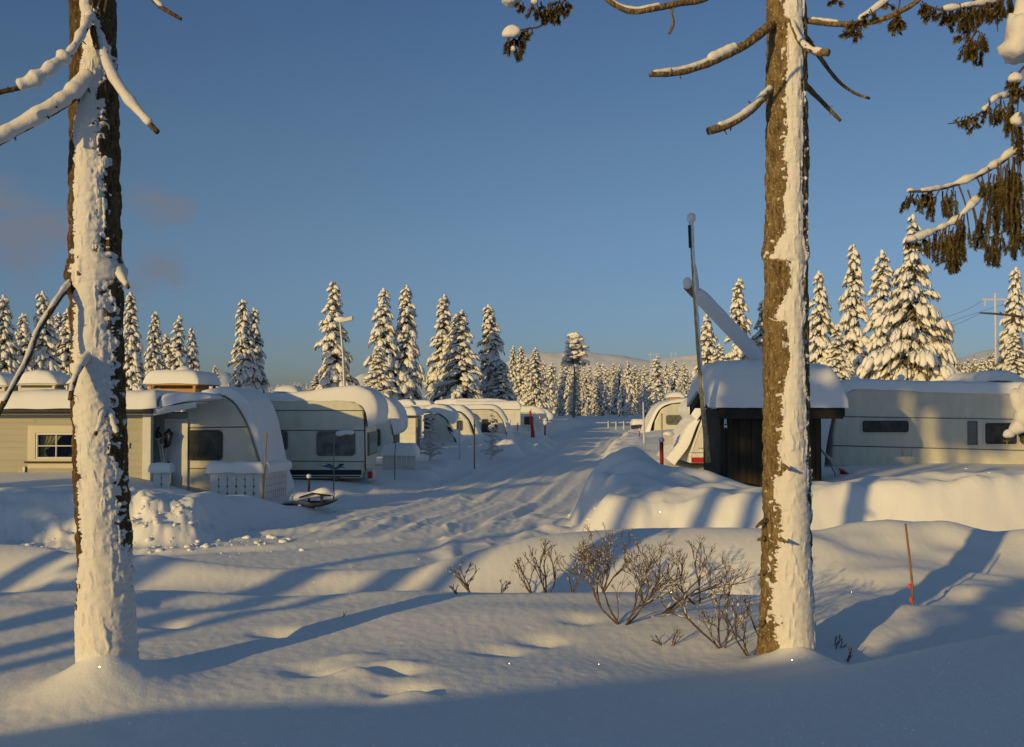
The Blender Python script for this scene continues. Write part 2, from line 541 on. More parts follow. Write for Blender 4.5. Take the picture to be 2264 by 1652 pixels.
M['logo_blue'] = paint('logo_blue', (0.10, 0.19, 0.33), 0.4, 0.1, 5.0)
M['logo_dark'] = paint('logo_dark', (0.015, 0.02, 0.05), 0.4, 0.1, 5.0)
M['red'] = paint('red_paint', (0.42, 0.02, 0.02), 0.45, 0.1, 5.0)
M['red_dull'] = paint('dull_red', (0.30, 0.04, 0.025), 0.6, 0.2, 5.0)
M['orange_red'] = paint('reflective_band', (0.75, 0.06, 0.04), 0.4, 0.1, 5.0)
M['stick'] = paint('brown_stick', (0.27, 0.15, 0.07), 0.7, 0.25, 12.0)
M['bamboo'] = paint('pole_wood', (0.42, 0.32, 0.15), 0.6, 0.35, 9.0)
M['metal'] = paint('galvanised_metal', (0.45, 0.46, 0.46), 0.45, 0.1, 8.0, metal=0.4)
M['black'] = paint('black_iron', (0.012, 0.012, 0.012), 0.5, 0.2, 8.0)
M['chrome'] = paint('steel', (0.6, 0.6, 0.58), 0.25, 0.05, 8.0, metal=0.9)
M['pane'] = glass_mat('tinted_pane', (0.035, 0.034, 0.030))
M['pane_grey'] = glass_mat('grey_blind_pane', (0.10, 0.105, 0.095))
M['glass'] = glass_mat('clear_pane', (0.9, 0.92, 0.9), trans=1)
M['dark'] = paint('unlit_room_black', (0.02, 0.018, 0.014), 0.9, 0.3, 4.0)  # near-black colour stands for the lack of light indoors
M['curtain'] = paint('olive_curtain', (0.36, 0.34, 0.18), 0.9, 0.15, 8.0)
M['tarp'] = paint('grey_tarpaulin', (0.06, 0.065, 0.07), 0.6, 0.4, 6.0)
M['plate'] = paint('number_plate', (0.55, 0.55, 0.52), 0.5, 0.05, 5.0)

# ------------------------------------------------------------------ the ground: one sheet of snow
ROAD1 = [(-2.6, 14.5, 3.6), (-1.9, 18, 3.2), (-1.6, 20.7, 2.8), (-0.7, 24.4, 2.6), (0.3, 31.4, 2.2), (2.2, 46, 2.3), (5.2, 69, 2.8), (9.5, 90, 3.2), (18, 103, 3.5), (60, 112, 3.5)]
ROAD2 = [(-60, 14.7, 2.3), (-8, 14.7, 2.4), (0, 14.3, 2.2), (4, 14.0, 1.9), (60, 13.4, 1.9)]


def road_sd(x, y, pl):
    best = np.full(x.shape, 1e9); bt = np.zeros(x.shape); bs = np.zeros(x.shape); s0 = 0.0
    for (ax, ay, aw), (bx, by, bw) in zip(pl[:-1], pl[1:]):
        dx, dy = bx - ax, by - ay
        L2 = dx * dx + dy * dy; L = math.sqrt(L2)
        t = np.clip(((x - ax) * dx + (y - ay) * dy) / L2, 0, 1)
        px, py = x - ax - t * dx, y - ay - t * dy
        sd = np.hypot(px, py) - (aw + (bw - aw) * t)
        side = (dx * py - dy * px) / L
        upd = sd < best
        best = np.where(upd, sd, best); bt = np.where(upd, side, bt); bs = np.where(upd, s0 + t * L, bs)
        s0 += L
    return best, bt, bs


def G(x, y, cx, cy, sx, sy, a=1.0, p=2.0):
    return a * np.exp(-(np.abs((x - cx) / sx) ** p + np.abs((y - cy) / sy) ** p))


TREE_L, TREE_R = W(236, 1468, 5.95), W(1738, 1425, 6.5)
TREE_L.z = TREE_R.z = 0.9


def height(x, y):
    x = np.asarray(x, float); y = np.asarray(y, float)
    rr = np.hypot(x, y)
    near = 1 - sst(60, 140, rr)
    wx = x + 0.35 * n2(x / 2.1, y / 2.1, 11) * near; wy = y + 0.30 * n2(x / 2.3, y / 2.3, 12) * near
    un = 0.82 + 0.09 * n2(x / 5.0, y / 4.0, 1) + 0.03 * n2(x / 1.9, y / 1.5, 2) + 0.25 * n2(x / 40., y / 40., 3) * sst(30, 80, rr)
    # shovelled yard in front of the annexe
    un = un - G(x, y, -5.9, 22.4, 2.1, 1.9, 0.60) - 0.52 * sst(22.5, 24.5, y) * (1 - sst(36, 44, y)) * (1 - sst(-0.5, 1.0, x)) * sst(-13, -11, x)
    s1, t1, q1 = road_sd(wx, wy, ROAD1); s2, t2, q2 = road_sd(wx, wy, ROAD2)
    _, t1, q1 = road_sd(x, y, ROAD1)
    k = 0.8
    hh = np.clip(0.5 + 0.5 * (s2 - s1) / k, 0, 1)
    sd = s2 * (1 - hh) + s1 * hh - k * hh * (1 - hh)
    # ploughed banks
    bank = np.zeros_like(x)
    nearside = (y < 13.0)
    cr = np.interp(x, [-9, -4.6, -3.6, -2.2, 0, 2, 5, 9], [0.04, 0.08, 0.28, 0.27, 0.22, 0.26, 0.30, 0.26])
    bank += np.where(nearside, cr * np.exp(-((sd - 1.15) / 0.62) ** 2), 0)
    far2 = (y > 14.5) & (x > 1.2)
    ridge = np.interp(x, [1.2, 1.9, 3.2, 4.6, 6.5, 12], [0.0, 0.06, 0.06, 0.22, 0.44, 0.44]) * (1 - sst(17.6, 18.6, y))
    bank += np.where(far2, ridge * np.exp(-(np.maximum(np.abs(sd - 0.95) - 0.25, 0) / 0.5) ** 2), 0)
    leftb = (x < 0.5 + 0.06 * y) & (y > 15.5) & ~far2
    lumpy = -0.12 + 0.16 * np.clip(n2(x / 1.1, y / 1.4, 21), -0.3, 1)
    bank += np.where(leftb, lumpy * np.exp(-((sd - 0.9) / 0.7) ** 2), 0) * (1 - sst(80, 100, y))
    rightb = (y > 23) & (x > 0.06 * y)
    bank += np.where(rightb, (-0.05 + 0.25 * np.clip(n2(x / 1.6, y / 2.2, 23), -0.2, 1)) * np.exp(-((sd - 1.0) / 0.9) ** 2), 0) * (1 - sst(80, 100, y))
    edge_w = np.where(y < 13.0, 1.3, np.where(leftb, 1.1, 0.8))
    m = sst(0, 1, (sd + 0.15) / edge_w)
    # the driven road: ruts along it, crumbs
    rut = 0
    for c, wd, a in ((-1.35, 0.15, 0.085), (-1.0, 0.16, -0.05), (-0.5, .12, .05), (0.25, 0.13, 0.085), (0.6, 0.18, -0.06), (1.0, .12, .06), (1.7, 0.16, 0.09), (-2.0, .18, .09), (2.1, .12, .05)):
        mc = c + 0.30 * n2(q1 / 11.0, q1 * 0 + c * 0.35, 31)
        rut = rut + a * np.exp(-((t1 - mc) / wd) ** 2)
    on1 = sst(17, 20, y) * (1 - sst(60, 90, y))
    rd = 0.012 * n2(x / 2.2, y / 3.5, 41) + 0.62 * on1 * rut * (0.9 + 0.4 * n2(q1 / 7.0, t1 / 2.5, 33)) + on1 * 0.010 * n2(t1 / 0.16, q1 / 4.5, 34) + on1 * 0.010 * n2(t1 / 0.10, q1 / 0.35, 35)
    # curved turning tracks out of the side road
    for cx_, cy_, rad, a in ((5.2, 17.2, 5.0, 0.055), (5.4, 17.0, 6.5, 0.05), (-7.5, 24.5, 6.3, 0.05), (-7.3, 24.0, 7.6, .05)):
        dd = np.hypot(x - cx_, y - cy_) - rad + 0.12 * n2(x, y, 44)
        rd = rd + a * np.exp(-(dd / 0.16) ** 2) * (1 - sst(22, 26, y)) - a * 0.6 * np.exp(-((dd - 0.3) / 0.2) ** 2) * (1 - sst(22, 26, y))
    clod = np.clip(n2(x / 0.28, y / 0.33, 45) - 0.35, 0, 1) * 0.10 * sst(0.25, 0.7, n2(x / 2.5, y / 3.5, 46) + 0.25)
    rd = rd + clod * (1 - sst(50, 80, rr)) + 0.006 * fbm2(x / 0.16, y / 0.16, 2, 47) * (1 - sst(30, 50, rr))
    h = rd * (1 - m) + (un + bank) * m
    # big soft mounds beside the black shed
    h = h + G(x, y, 2.5, 21.0, 0.72, 1.0, 0.74, 2.0) + G(x, y, 3.6, 20.1, 0.75, 0.7, 0.22) + G(x, y, 1.95, 19.6, 0.7, 0.8, 0.22) + G(x, y, 3.0, 18.6, 1.0, 0.5, 0.16)
    md = np.exp(-(((x - 2.4) / 2.0) ** 4 + ((y - 19.2) / 2.4) ** 4))
    h = h + md * (0.17 * n2((x + 0.8 * y) / 1.1, (y - 0.5 * x) / 0.8, 55) + 0.07 * n2(x / 0.5, y / 0.45, 56))
    rf = np.exp(-((y - 16.4) / 0.75) ** 4) * sst(1.4, 2.2, x)
    h = h + rf * (0.05 * n2(x / 0.9, y / 0.22, 57) + 0.03 * n2(x / 0.3, y / 0.14, 58) + 0.06 * n2(x / 2.0, y / 1.0, 59))
    h = h - G(x, y, 5.6, 21.0, 0.9, 1.6, 0.30)
    h = h + G(x, y, 4.2, 34.0, 1.3, 2.0, .02) + G(x, y, 6.2, 36, 1.5, 2.5, .15) - G(x, y, 5.6, 28.0, 2.0, 5.0, .50, 4) + G(x, y, 9, 48, 3, 5, .3)
    # mounds by the annexe
    h = h + G(x, y, -8.4, 17.9, 1.5, 0.8, 0.20) + G(x, y, -6.35, 18.5, 0.75, 0.7, 0.06) + G(x, y, -11.5, 18.2, 1.6, .9, .2)
    # dump of blocks by the left road edge further up
    for cx_, cy_, sx, sy, a in ((-0.2, 43.0, 0.62, 0.9, 0.80), (-1.0, 42.0, 0.3, .4, 0.3), (0.6, 48, .6, 1.2, .5), (1.2, 52, .7, 1.6, .5), (1.5, 58, .8, 2, .45), (-2.0, 34.5, 1.0, 1.2, .2), (-3.0, 31.0, .7, .9, .15)):
        h = h + G(x, y, cx_, cy_, sx, sy, a, 3.0)
    # crumbly broken snow thrown up by the plough
    cz = G(x, y, -6.4, 17.9, 1.3, 0.75, 1.0, 4) + 0.8 * G(x, y, -11, 17.2, 4, .6, 1.0, 4) + 0.5 * G(x, y, 2.3, 16.6, .6, .35, 1.0, 4)
    h = h + cz * (0.15 * fbm2(x / 0.55, y / 0.45, 3, 51, 0.6) + 0.05 * np.abs(n2(x / 0.14, y / 0.14, 52)) - 0.01)
    bl = sst(0.3, 0.6, sd) * (1 - sst(1.0, 1.6, sd)) * (y > 15)
    h = h + bl * 0.07 * n2(x / 0.55, y / 0.5, 53) * near
    # rolling foreground
    fg = 1 - sst(9.3, 10.4, y)
    h = h - 0.40 * np.exp(-((y - 9.55 - 0.10 * n2(x / 1.5, x * 0, 66)) / 0.55) ** 2) * (1 - sst(1.6, 3.4, x)) * (0.75 + 0.5 * n2(x / 2.5, y * 0, 67))
    h = h + fg * (0.055 * n2(x / 1.7, y / 0.6, 61) * sst(7.2, 8.6, y) * (1 - sst(9.2, 9.6, y)) + 0.005 * n2(x / 0.5, y / 0.4, 62))
    h = h + G(x, y, 0.1, 7.9, 1.5, 0.9, 0.10) + G(x, y, -0.6, 6.0, 0.9, 0.7, 0.05) - G(x, y, 1.2, 6.7, 1.0, 0.5, 0.06)
    h = h + G(x, y, 3.5, 5.2, 2.0, 0.70, 0.50, 2.4) + G(x, y, 1.6, 4.6, 1.2, .7, .10) - G(x, y, 2.9, 6.6, 1.3, 0.5, 0.16)
    mog = sst(2.4, 3.4, x) * sst(6.8, 7.8, y) * (1 - sst(11, 12, y))
    h = h + mog * (0.075 * n2(x / 1.05, y / 0.7, 63) + 0.04 * n2(x / 0.5, y / 0.45, 64))
    for fx, fy, a in ((-1.15, 6.05, -.07), (-.72, 6.0, -.06), (-.62, 5.62, -.07), (-.1, 6.6, -.05), (.2, 6.9, -.05), (-1.7, 7.2, -.06), (-2.6, 7.6, -.06), (-3.2, 8.2, .06), (.5, 7.4, -.04), (-1.95, 5.15, -.05), (-.9, 5.95, .05), (-.72, 6.15, .03), (-.55, 5.45, .05), (-.8, 5.4, -.04), (-1.3, 6.2, -.03), (-1.0, 6.4, .03)):
        h = h + G(x, y, fx, fy, 0.16, 0.10, a)
    # snow heaped round the two near trunks
    for t, a in ((TREE_L, 0.26), (TREE_R, 0.22)):
        dd = np.hypot((x - t.x - 0.02) / 1.0, (y - t.y + 0.10) / 1.0)
        h = h + a * np.exp(-(dd / 0.30) ** 1.4)
    # unseen bank added behind the camera, crest shaped to shade the nearest snow
    u = CA * x - SA * y; a_ = SA * x + CA * y
    top = np.interp(u, [-9, -6.4, -5.6, -4.8, -3.8, -2.7, -1.8, 0, 4, 9], [0.2, 0.75, 1.05, 1.45, 1.68, 2.0, 2.35, 2.9, 2.9, 2.4]) + 5.0 * TAN_EL
    bk = np.maximum(top - 0.85, 0) * np.exp(-np.abs((a_ + 5.0) / 1.3) ** 2.5)
    h = h + bk
    h = h + 0.003 * n2(x / 0.07, y / 0.07, 71) * (1 - sst(12, 20, rr))
    # open fields far off
    h = h + sst(120, 700, rr) * 1.5
    return h


def gz(x, y): return float(height(np.array([x]), np.array([y]))[0])


def build_ground():
    rads = [0.4]
    while rads[-1] < 4500:
        r = rads[-1]
        k = 1.03 if r < 3.5 else (1.0045 if r < 30 else (1.0075 if r < 110 else 1.06))
        rads.append(r * k)
    rads = np.array(rads)
    fine = np.radians(np.linspace(-33, 33, 620))
    coarse = np.radians(np.linspace(33, 327, 150))[1:-1]
    ang = np.concatenate([fine, coarse])
    A, RR = np.meshgrid(ang, rads)
    X = RR * np.sin(A); Y = RR * np.cos(A)
    Z = height(X, Y)
    nr, na = X.shape
    V = np.stack([X, Y, Z], -1).reshape(-1, 3)
    i, j = np.meshgrid(np.arange(nr - 1), np.arange(na), indexing='ij')
    j2 = (j + 1) % na
    Q = np.stack([i * na + j, (i + 1) * na + j, (i + 1) * na + j2, i * na + j2], -1).reshape(-1, 4)[:, ::-1]
    # close the centre
    c = len(V); V = np.vstack([V, [[0, 0, gz(0, 0)]]])
    T = np.stack([np.full(na, c), np.arange(na), (np.arange(na) + 1) % na], -1)[:, ::-1]
    me = bpy.data.meshes.new('snow_ground')
    me.vertices.add(len(V)); me.vertices.foreach_set('co', V.astype(np.float32).ravel())
    nl = Q.size + T.size
    me.loops.add(nl); me.loops.foreach_set('vertex_index', np.concatenate([Q.ravel(), T.ravel()]).astype(np.int32))
    me.polygons.add(len(Q) + len(T))
    st = np.concatenate([np.arange(len(Q)) * 4, Q.size + np.arange(len(T)) * 3]).astype(np.int32)
    me.polygons.foreach_set('loop_start', st)
    me.polygons.foreach_set('use_smooth', np.ones(len(Q) + len(T), bool))
    me.update(calc_edges=True); me.validate()
    me.materials.append(M['ground'])
    o = bpy.data.objects.new('snow_ground', me); COL.objects.link(o)
    tag(o, 'snow covered ground with ploughed roads and soft banks', None, None, 'structure')
    return o


build_ground()


def build_hills():
    """Low snowy fells far behind the camp."""
    def ridge(name, prof, d0, depth, seed, label):
        n = 260; m = 40
        pts, _ = resample([(px, py) for px, py in prof], n)
        P = np.zeros((m, n, 3))
        for k, s in enumerate(np.linspace(0, 1, m)):
            d = d0 + depth * s
            for q in range(n):
                w = W(pts[q, 0], pts[q, 1], d0 + depth * 0.6)
                f = math.sin(min(s / 0.6, 1) * math.pi / 2) if s < 0.6 else math.cos((s - 0.6) / 0.4 * math.pi / 2)
                P[k, q] = (w.x * d / (d0 + depth * 0.6), d, w.z * f - 6 * (1 - f))
        nz = fbm2(P[..., 0] / 90, P[..., 1] / 90, 4, seed)
        P[..., 2] += nz * 3.0 * np.clip(P[..., 2] / 30, 0, 1)
        b = MB(); b.grid(P); o = b.build(name, M['snow_hill'], None, 180)
        tag(o, label, None, None, 'structure')
        return P
    ridge('far_hill', [(960, 880), (1050, 845), (1120, 800), (1165, 784), (1200, 781), (1270, 782), (1330, 786), (1380, 787), (1440, 795), (1500, 789), (1560, 783), (1640, 792), (1720, 812), (1800, 840), (1900, 870), (2000, 884)], 1000, 300, 5, 'smooth white fell behind the end of the road')
    ridge('hill', [(-300, 850), (-100, 845), (100, 850), (300, 845), (430, 836), (478, 822), (500, 824), (520, 832), (560, 846), (620, 852), (660, 848), (700, 856), (760, 846), (800, 830), (835, 828), (880, 842), (940, 850), (1000, 868), (1060, 882)], 760, 260, 9, 'low white wooded hill behind the left caravans')
    ridge('wooded_slope', [(1850, 884), (1950, 860), (2030, 815), (2080, 795), (2130, 790), (2180, 775), (2264, 762), (2400, 740), (2600, 740), (2800, 800), (3000, 884)], 190, 140, 13, 'snowy slope rising behind the right hand caravan')


build_hills()

# ------------------------------------------------------------------ the two near trunks
def snow_tube(mb, pts, rad, lift=0.55, fat=0.95, lump=0.25, seed=0, n=10, taper_ends=True):
    P = smooth_path(pts, max(12, len(pts) * 8))
    k = len(P)
    r = np.interp(np.linspace(0, 1, k), np.linspace(0, 1, len(rad)), rad) if hasattr(rad, '__len__') else np.full(k, rad)
    T = np.gradient(P, axis=0); T /= np.linalg.norm(T, axis=1)[:, None]
    horiz = np.hypot(T[:, 0], T[:, 1])
    nz = n2(np.linspace(0, k * 0.11, k), np.zeros(k), seed)
    rr = r * fat * (0.55 + 0.45 * horiz) * (1 + lump * nz)
    if taper_ends:
        e = np.minimum(np.linspace(0, 1, k), np.linspace(1, 0, k)) * k / 3.0
        rr = rr * np.clip(e + 0.25, 0, 1) ** 0.5
    P = P.copy(); P[:, 2] += r * lift * horiz; P[:, 1] -= r * 0.25
    mb.tube([Vector(p) for p in P], list(rr), n, rough=0.14, seed=seed)


def near_tree(name, label, base, top_px, half_px, edges, d, bark, branches, stubs, seed, crusty=False, dl=0.0):
    root = thing(name, label, 'tree', tuple(base))
    dtop = d + 0.05
    nz_, na = 760, 110
    py = np.linspace(1500, -160, nz_)
    cxp = np.interp(py, [p[0] for p in top_px][::-1], [p[1] for p in top_px][::-1])
    hw = np.interp(py, [p[0] for p in half_px][::-1], [p[1] for p in half_px][::-1])
    C = np.array([tuple(W(cxp[i], py[i], d)) for i in range(nz_)])
    Rr = hw / FPX * d
    ang = np.linspace(0, 2 * math.pi, na, endpoint=False)
    TH, ZZ = np.meshgrid(ang, C[:, 2])
    # bark relief: plates and the odd knob
    def relief(th, zz):
        rel = 0.008 * n3(np.stack([np.cos(th) * 3, np.sin(th) * 3, zz * 2.2], -1), seed) + 0.006 * n3(np.stack([np.cos(th) * 7, np.sin(th) * 7, zz * 6], -1), seed + 1)
        pl = n3(np.stack([np.cos(th) * 5, np.sin(th) * 5, zz * 11], -1), seed + 2)
        rel = rel + 0.007 * np.clip(pl * 4, -1, 1) + 0.003 * n3(np.stack([np.cos(th) * 22, np.sin(th) * 22, zz * 30], -1), seed + 3)
        for kz, kth, kr in stubs:
            dth = np.angle(np.exp(1j * (th - kth)))
            rel = rel + kr * np.exp(-(dth / 0.35) ** 2 - ((zz - kz) / 0.05) ** 2)
        return rel
    rel = relief(TH, ZZ)
    RR = Rr[:, None] + rel
    # angle 0 = to the right (+x), angle -90 deg = towards the camera
    P = np.stack([C[:, 0:1] + RR * np.cos(TH), C[:, 1:2] + RR * np.sin(TH), ZZ], -1)
    b = MB(); b.grid(P[::-1], True); b.build('trunk', bark, root, 180)
    # plastered snow: edges given as photo pixels left / right of the snow band
    el = np.interp(py, [e[0] for e in edges], [e[1] for e in edges]) + dl
    er = np.interp(py, [e[0] for e in edges], [e[2] for e in edges])
    fl = np.clip((el - cxp) / hw, -1.15, 1.15); fr = np.clip((er - cxp) / hw, -1.15, 1.15)
    def to_ang(f): return np.where(np.abs(f) <= 1, -np.pi / 2 + np.arcsin(np.clip(f, -1, 1)), -np.pi / 2 + np.sign(f) * (np.pi / 2 + (np.abs(f) - 1) * 3))
    al, ar = to_ang(fl), to_ang(fr)
    ns = 150
    s = np.linspace(-0.35, 1.45, ns)
    S, Z2 = np.meshgrid(s, C[:, 2])
    TH2 = al[:, None] + (ar - al)[:, None] * S
    q = np.stack([np.cos(TH2) * Rr.mean(), np.sin(TH2) * Rr.mean(), Z2], -1)
    # ragged edge: the band's own coordinate is shifted by streaky noise, so tongues of snow run round the bark
    jag = 0.06 * n3(q * np.array([7, 7, 22]), seed + 6) + 0.09 * n3(q * np.array([14, 14, 80]), seed + 7) + 0.07 * n3(q * np.array([5, 5, 7]), seed + 8)
    jr = jag * (1.3 if crusty else 1.0)
    e0 = S + jag; e1 = 1 - S + jr
    low = 0.30 * np.clip((C[:, 2][:, None] * 0 + 1.55 - Z2) / 0.4, 0, 1)
    e0, e1 = e0 + low * .6, e1 + low
    inner = np.minimum(np.clip(e0 / 0.5, -1, 1), np.clip(e1 / 0.5, -1, 1))
    tl = np.where(inner > 0, 0.002 + 0.013 * np.clip(inner, 0, 1) ** 0.7, 0.05 * inner)
    tl = tl + np.where(inner > 0, 1, 0) * (0.006 * n3(q * 3.0, seed + 9) + 0.0035 * n3(q * np.array([20, 20, 34]), seed + 10))
    if crusty:
        side = np.clip((S - 0.45) / 0.3, 0, 1)
        tl = tl + np.where(inner > 0, 1, 0) * side * (0.007 * n3(q * np.array([22, 22, 26]), seed + 20) + 0.005 * n3(q * np.array([48, 48, 52]), seed + 23))
        pz = n3(q * np.array([13, 13, 19]), seed + 21) + 0.7 * n3(q * np.array([30, 30, 44]), seed + 22)
        patch = 0.026 * (pz - 0.10 - 0.35 * np.clip((S - 1.05) / 0.3, 0, 1))
        tl = np.where(S > 0.7, np.maximum(tl, np.clip(patch, -0.03, 0.013)), tl)
    else:
        pz = n3(q * np.array([14, 14, 22]), seed + 21) + 0.7 * n3(q * np.array([34, 34, 44]), seed + 22)
        tl = np.maximum(tl, np.clip(0.022 * (pz - 0.42), -0.03, 0.008))
    tl = np.where((S < -0.31) | (S > 1.41), -0.03, np.clip(tl, -0.03, 0.08))
    rl = relief(TH2, Z2)
    R2 = Rr[:, None] + np.where(inner > 0, np.maximum(rl * np.clip(1 - 2.2 * inner, 0.08, 1), rl - 0.005), rl) + tl
    P2 = np.stack([C[:, 0:1] + R2 * np.cos(TH2), C[:, 1:2] + R2 * np.sin(TH2), Z2], -1)
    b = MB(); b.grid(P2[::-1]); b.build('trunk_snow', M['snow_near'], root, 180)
    for bi, (pts, r0, r1, sn) in enumerate(branches):
        W3 = [W(x, y, dd) for x, y, dd in pts]
        P3 = smooth_path(W3, max(14, len(pts) * 8))
        rad = np.linspace(r0, r1, len(P3))
        rad = rad * (1 + 0.10 * n2(np.arange(len(P3)) * 0.7, np.zeros(len(P3)), seed + bi))
        b = MB(); b.tube([Vector(p) for p in P3], list(rad), 10, rough=0.15, seed=seed + bi)
        rnd = random.Random(seed * 31 + bi)
        for _ in range(max(2, len(pts))):
            i = rnd.randrange(2, len(P3) - 1)
            p = Vector(P3[i]); dv = Vector((rnd.uniform(-1, 1), rnd.uniform(-1, 1), rnd.uniform(-1, 0.4))).normalized()
            b.tube([p, p + dv * rad[i] * 2.2], [rad[i] * 0.35, rad[i] * 0.12], 5)
        br = b.build('branch', bark, root, 180)
        for (f0, f1, fat, lift, lump) in sn:
            i0, i1 = int(f0 * (len(P3) - 1)), int(f1 * (len(P3) - 1))
            seg = [Vector(p) for p in P3[i0:i1 + 1:3]]
            if len(seg) < 3: seg = [Vector(p) for p in P3[i0:i1 + 1]]
            b = MB(); snow_tube(b, seg, list(rad[i0:i1 + 1:3]), lift, fat, lump, seed + bi * 3 + 1)
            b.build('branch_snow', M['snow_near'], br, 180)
    return root


dL, dR = 5.95, 6.5
px2m = lambda p, d: p / FPX * d
left_edges = [(-200, 180, 230), (0, 190, 216), (25, 180, 214), (80, 188, 232), (130, 192, 248), (175, 186, 236), (205, 188, 226), (250, 184, 228), (300, 166, 232), (312, 176, 226), (360, 174, 234), (450, 171, 240), (520, 172, 238), (560, 166, 240), (590, 166, 276), (615, 170, 268), (640, 176, 240), (700, 170, 250), (800, 167, 246), (880, 170, 246), (940, 172, 252), (1000, 178, 240), (1040, 184, 262), (1100, 185, 256), (1200, 187, 268), (1300, 183, 278), (1380, 180, 288), (1420, 176, 298), (1500, 170, 305)]
left_edges = [(y, l, r + 6 if y < 640 else r + 4 + float(np.interp(y, [640, 1250, 1330, 1500], [8, 10, 22, 40]))) for y, l, r in left_edges]
near_tree('spruce_tree', 'thick bare spruce trunk plastered with snow near the left edge', TREE_L,
          [(1500, 237), (1200, 229), (900, 218), (600, 212), (300, 208), (0, 205), (-200, 203)],
          [(1500, 61), (1420, 59), (1200, 56), (900, 54), (640, 54), (600, 58), (560, 53), (300, 50), (0, 46), (-200, 43)],
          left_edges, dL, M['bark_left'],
          [([(205, 30, 5.85), (188, 62, 5.7), (160, 112, 5.6), (112, 155, 5.5), (60, 188, 5.45), (0, 204, 5.4), (-60, 222, 5.3)], px2m(9, 5.6), px2m(5, 5.6), [(0.05, 0.5, 1.5, 0.6, 0.5), (0.44, 0.78, 2.6, 0.9, 0.6)]),
           ([(200, 170, 5.85), (160, 212, 5.75), (100, 252, 5.65), (40, 286, 5.6), (-40, 330, 5.5)], px2m(15, 5.7), px2m(11, 5.7), [(0.0, 1.0, 1.5, 0.55, 0.2)]),
           ([(206, 70, 5.85), (232, 128, 5.75), (258, 182, 5.72), (296, 236, 5.68), (348, 292, 5.6)], px2m(14, 5.7), px2m(6, 5.7), [(0.0, 0.97, 1.45, 0.5, 0.2)]),
           ([(160, 622, 5.9), (128, 662, 5.7), (84, 730, 5.6), (62, 790, 5.5), (30, 850, 5.4), (-10, 925, 5.3)], px2m(8, 5.6), px2m(6, 5.5), [(0.03, 0.95, 0.95, 0.7, 0.2)]),
           ([(196, 786, 5.82), (176, 812, 5.7), (162, 846, 5.65), (155, 884, 5.6)], px2m(9, 5.7), px2m(5, 5.7), [(0.0, 0.9, 1.25, 0.5, 0.2)]),
           ([(222, -190, 5.9), (270, -110, 5.8), (322, -25, 5.7), (352, 12, 5.7), (400, 42, 5.65)], px2m(11, 5.7), px2m(4, 5.7), [(0.1, 0.85, 1.0, 0.7, 0.4)]),
           ([(262, 600, 5.92), (272, 618, 5.85), (284, 636, 5.8)], px2m(8, 5.8), px2m(4, 5.8), [(0.0, 1.0, 1.6, 0.5, 0.3)]),
           ([(205, 62, 5.8), (210, 90, 5.72), (214, 106, 5.7)], px2m(8, 5.8), px2m(5, 5.8), []),
           ([(228, 905, 5.85), (222, 935, 5.72), (210, 962, 5.68)], px2m(6, 5.8), px2m(4, 5.8), [(0.0, 1.0, 1.5, 0.4, 0.3)]),
           ([(245, 915, 5.85), (252, 940, 5.75), (262, 965, 5.7)], px2m(6, 5.8), px2m(4, 5.8), [(0.0, 1.0, 1.5, 0.4, 0.3)])],
          [(W(210, 605, dL).z, 0.05, 0.03), (W(210, 612, dL).z, 3.1, 0.03), (W(210, 1180, dL).z, -0.1, 0.02)], 3, True, 11.0)

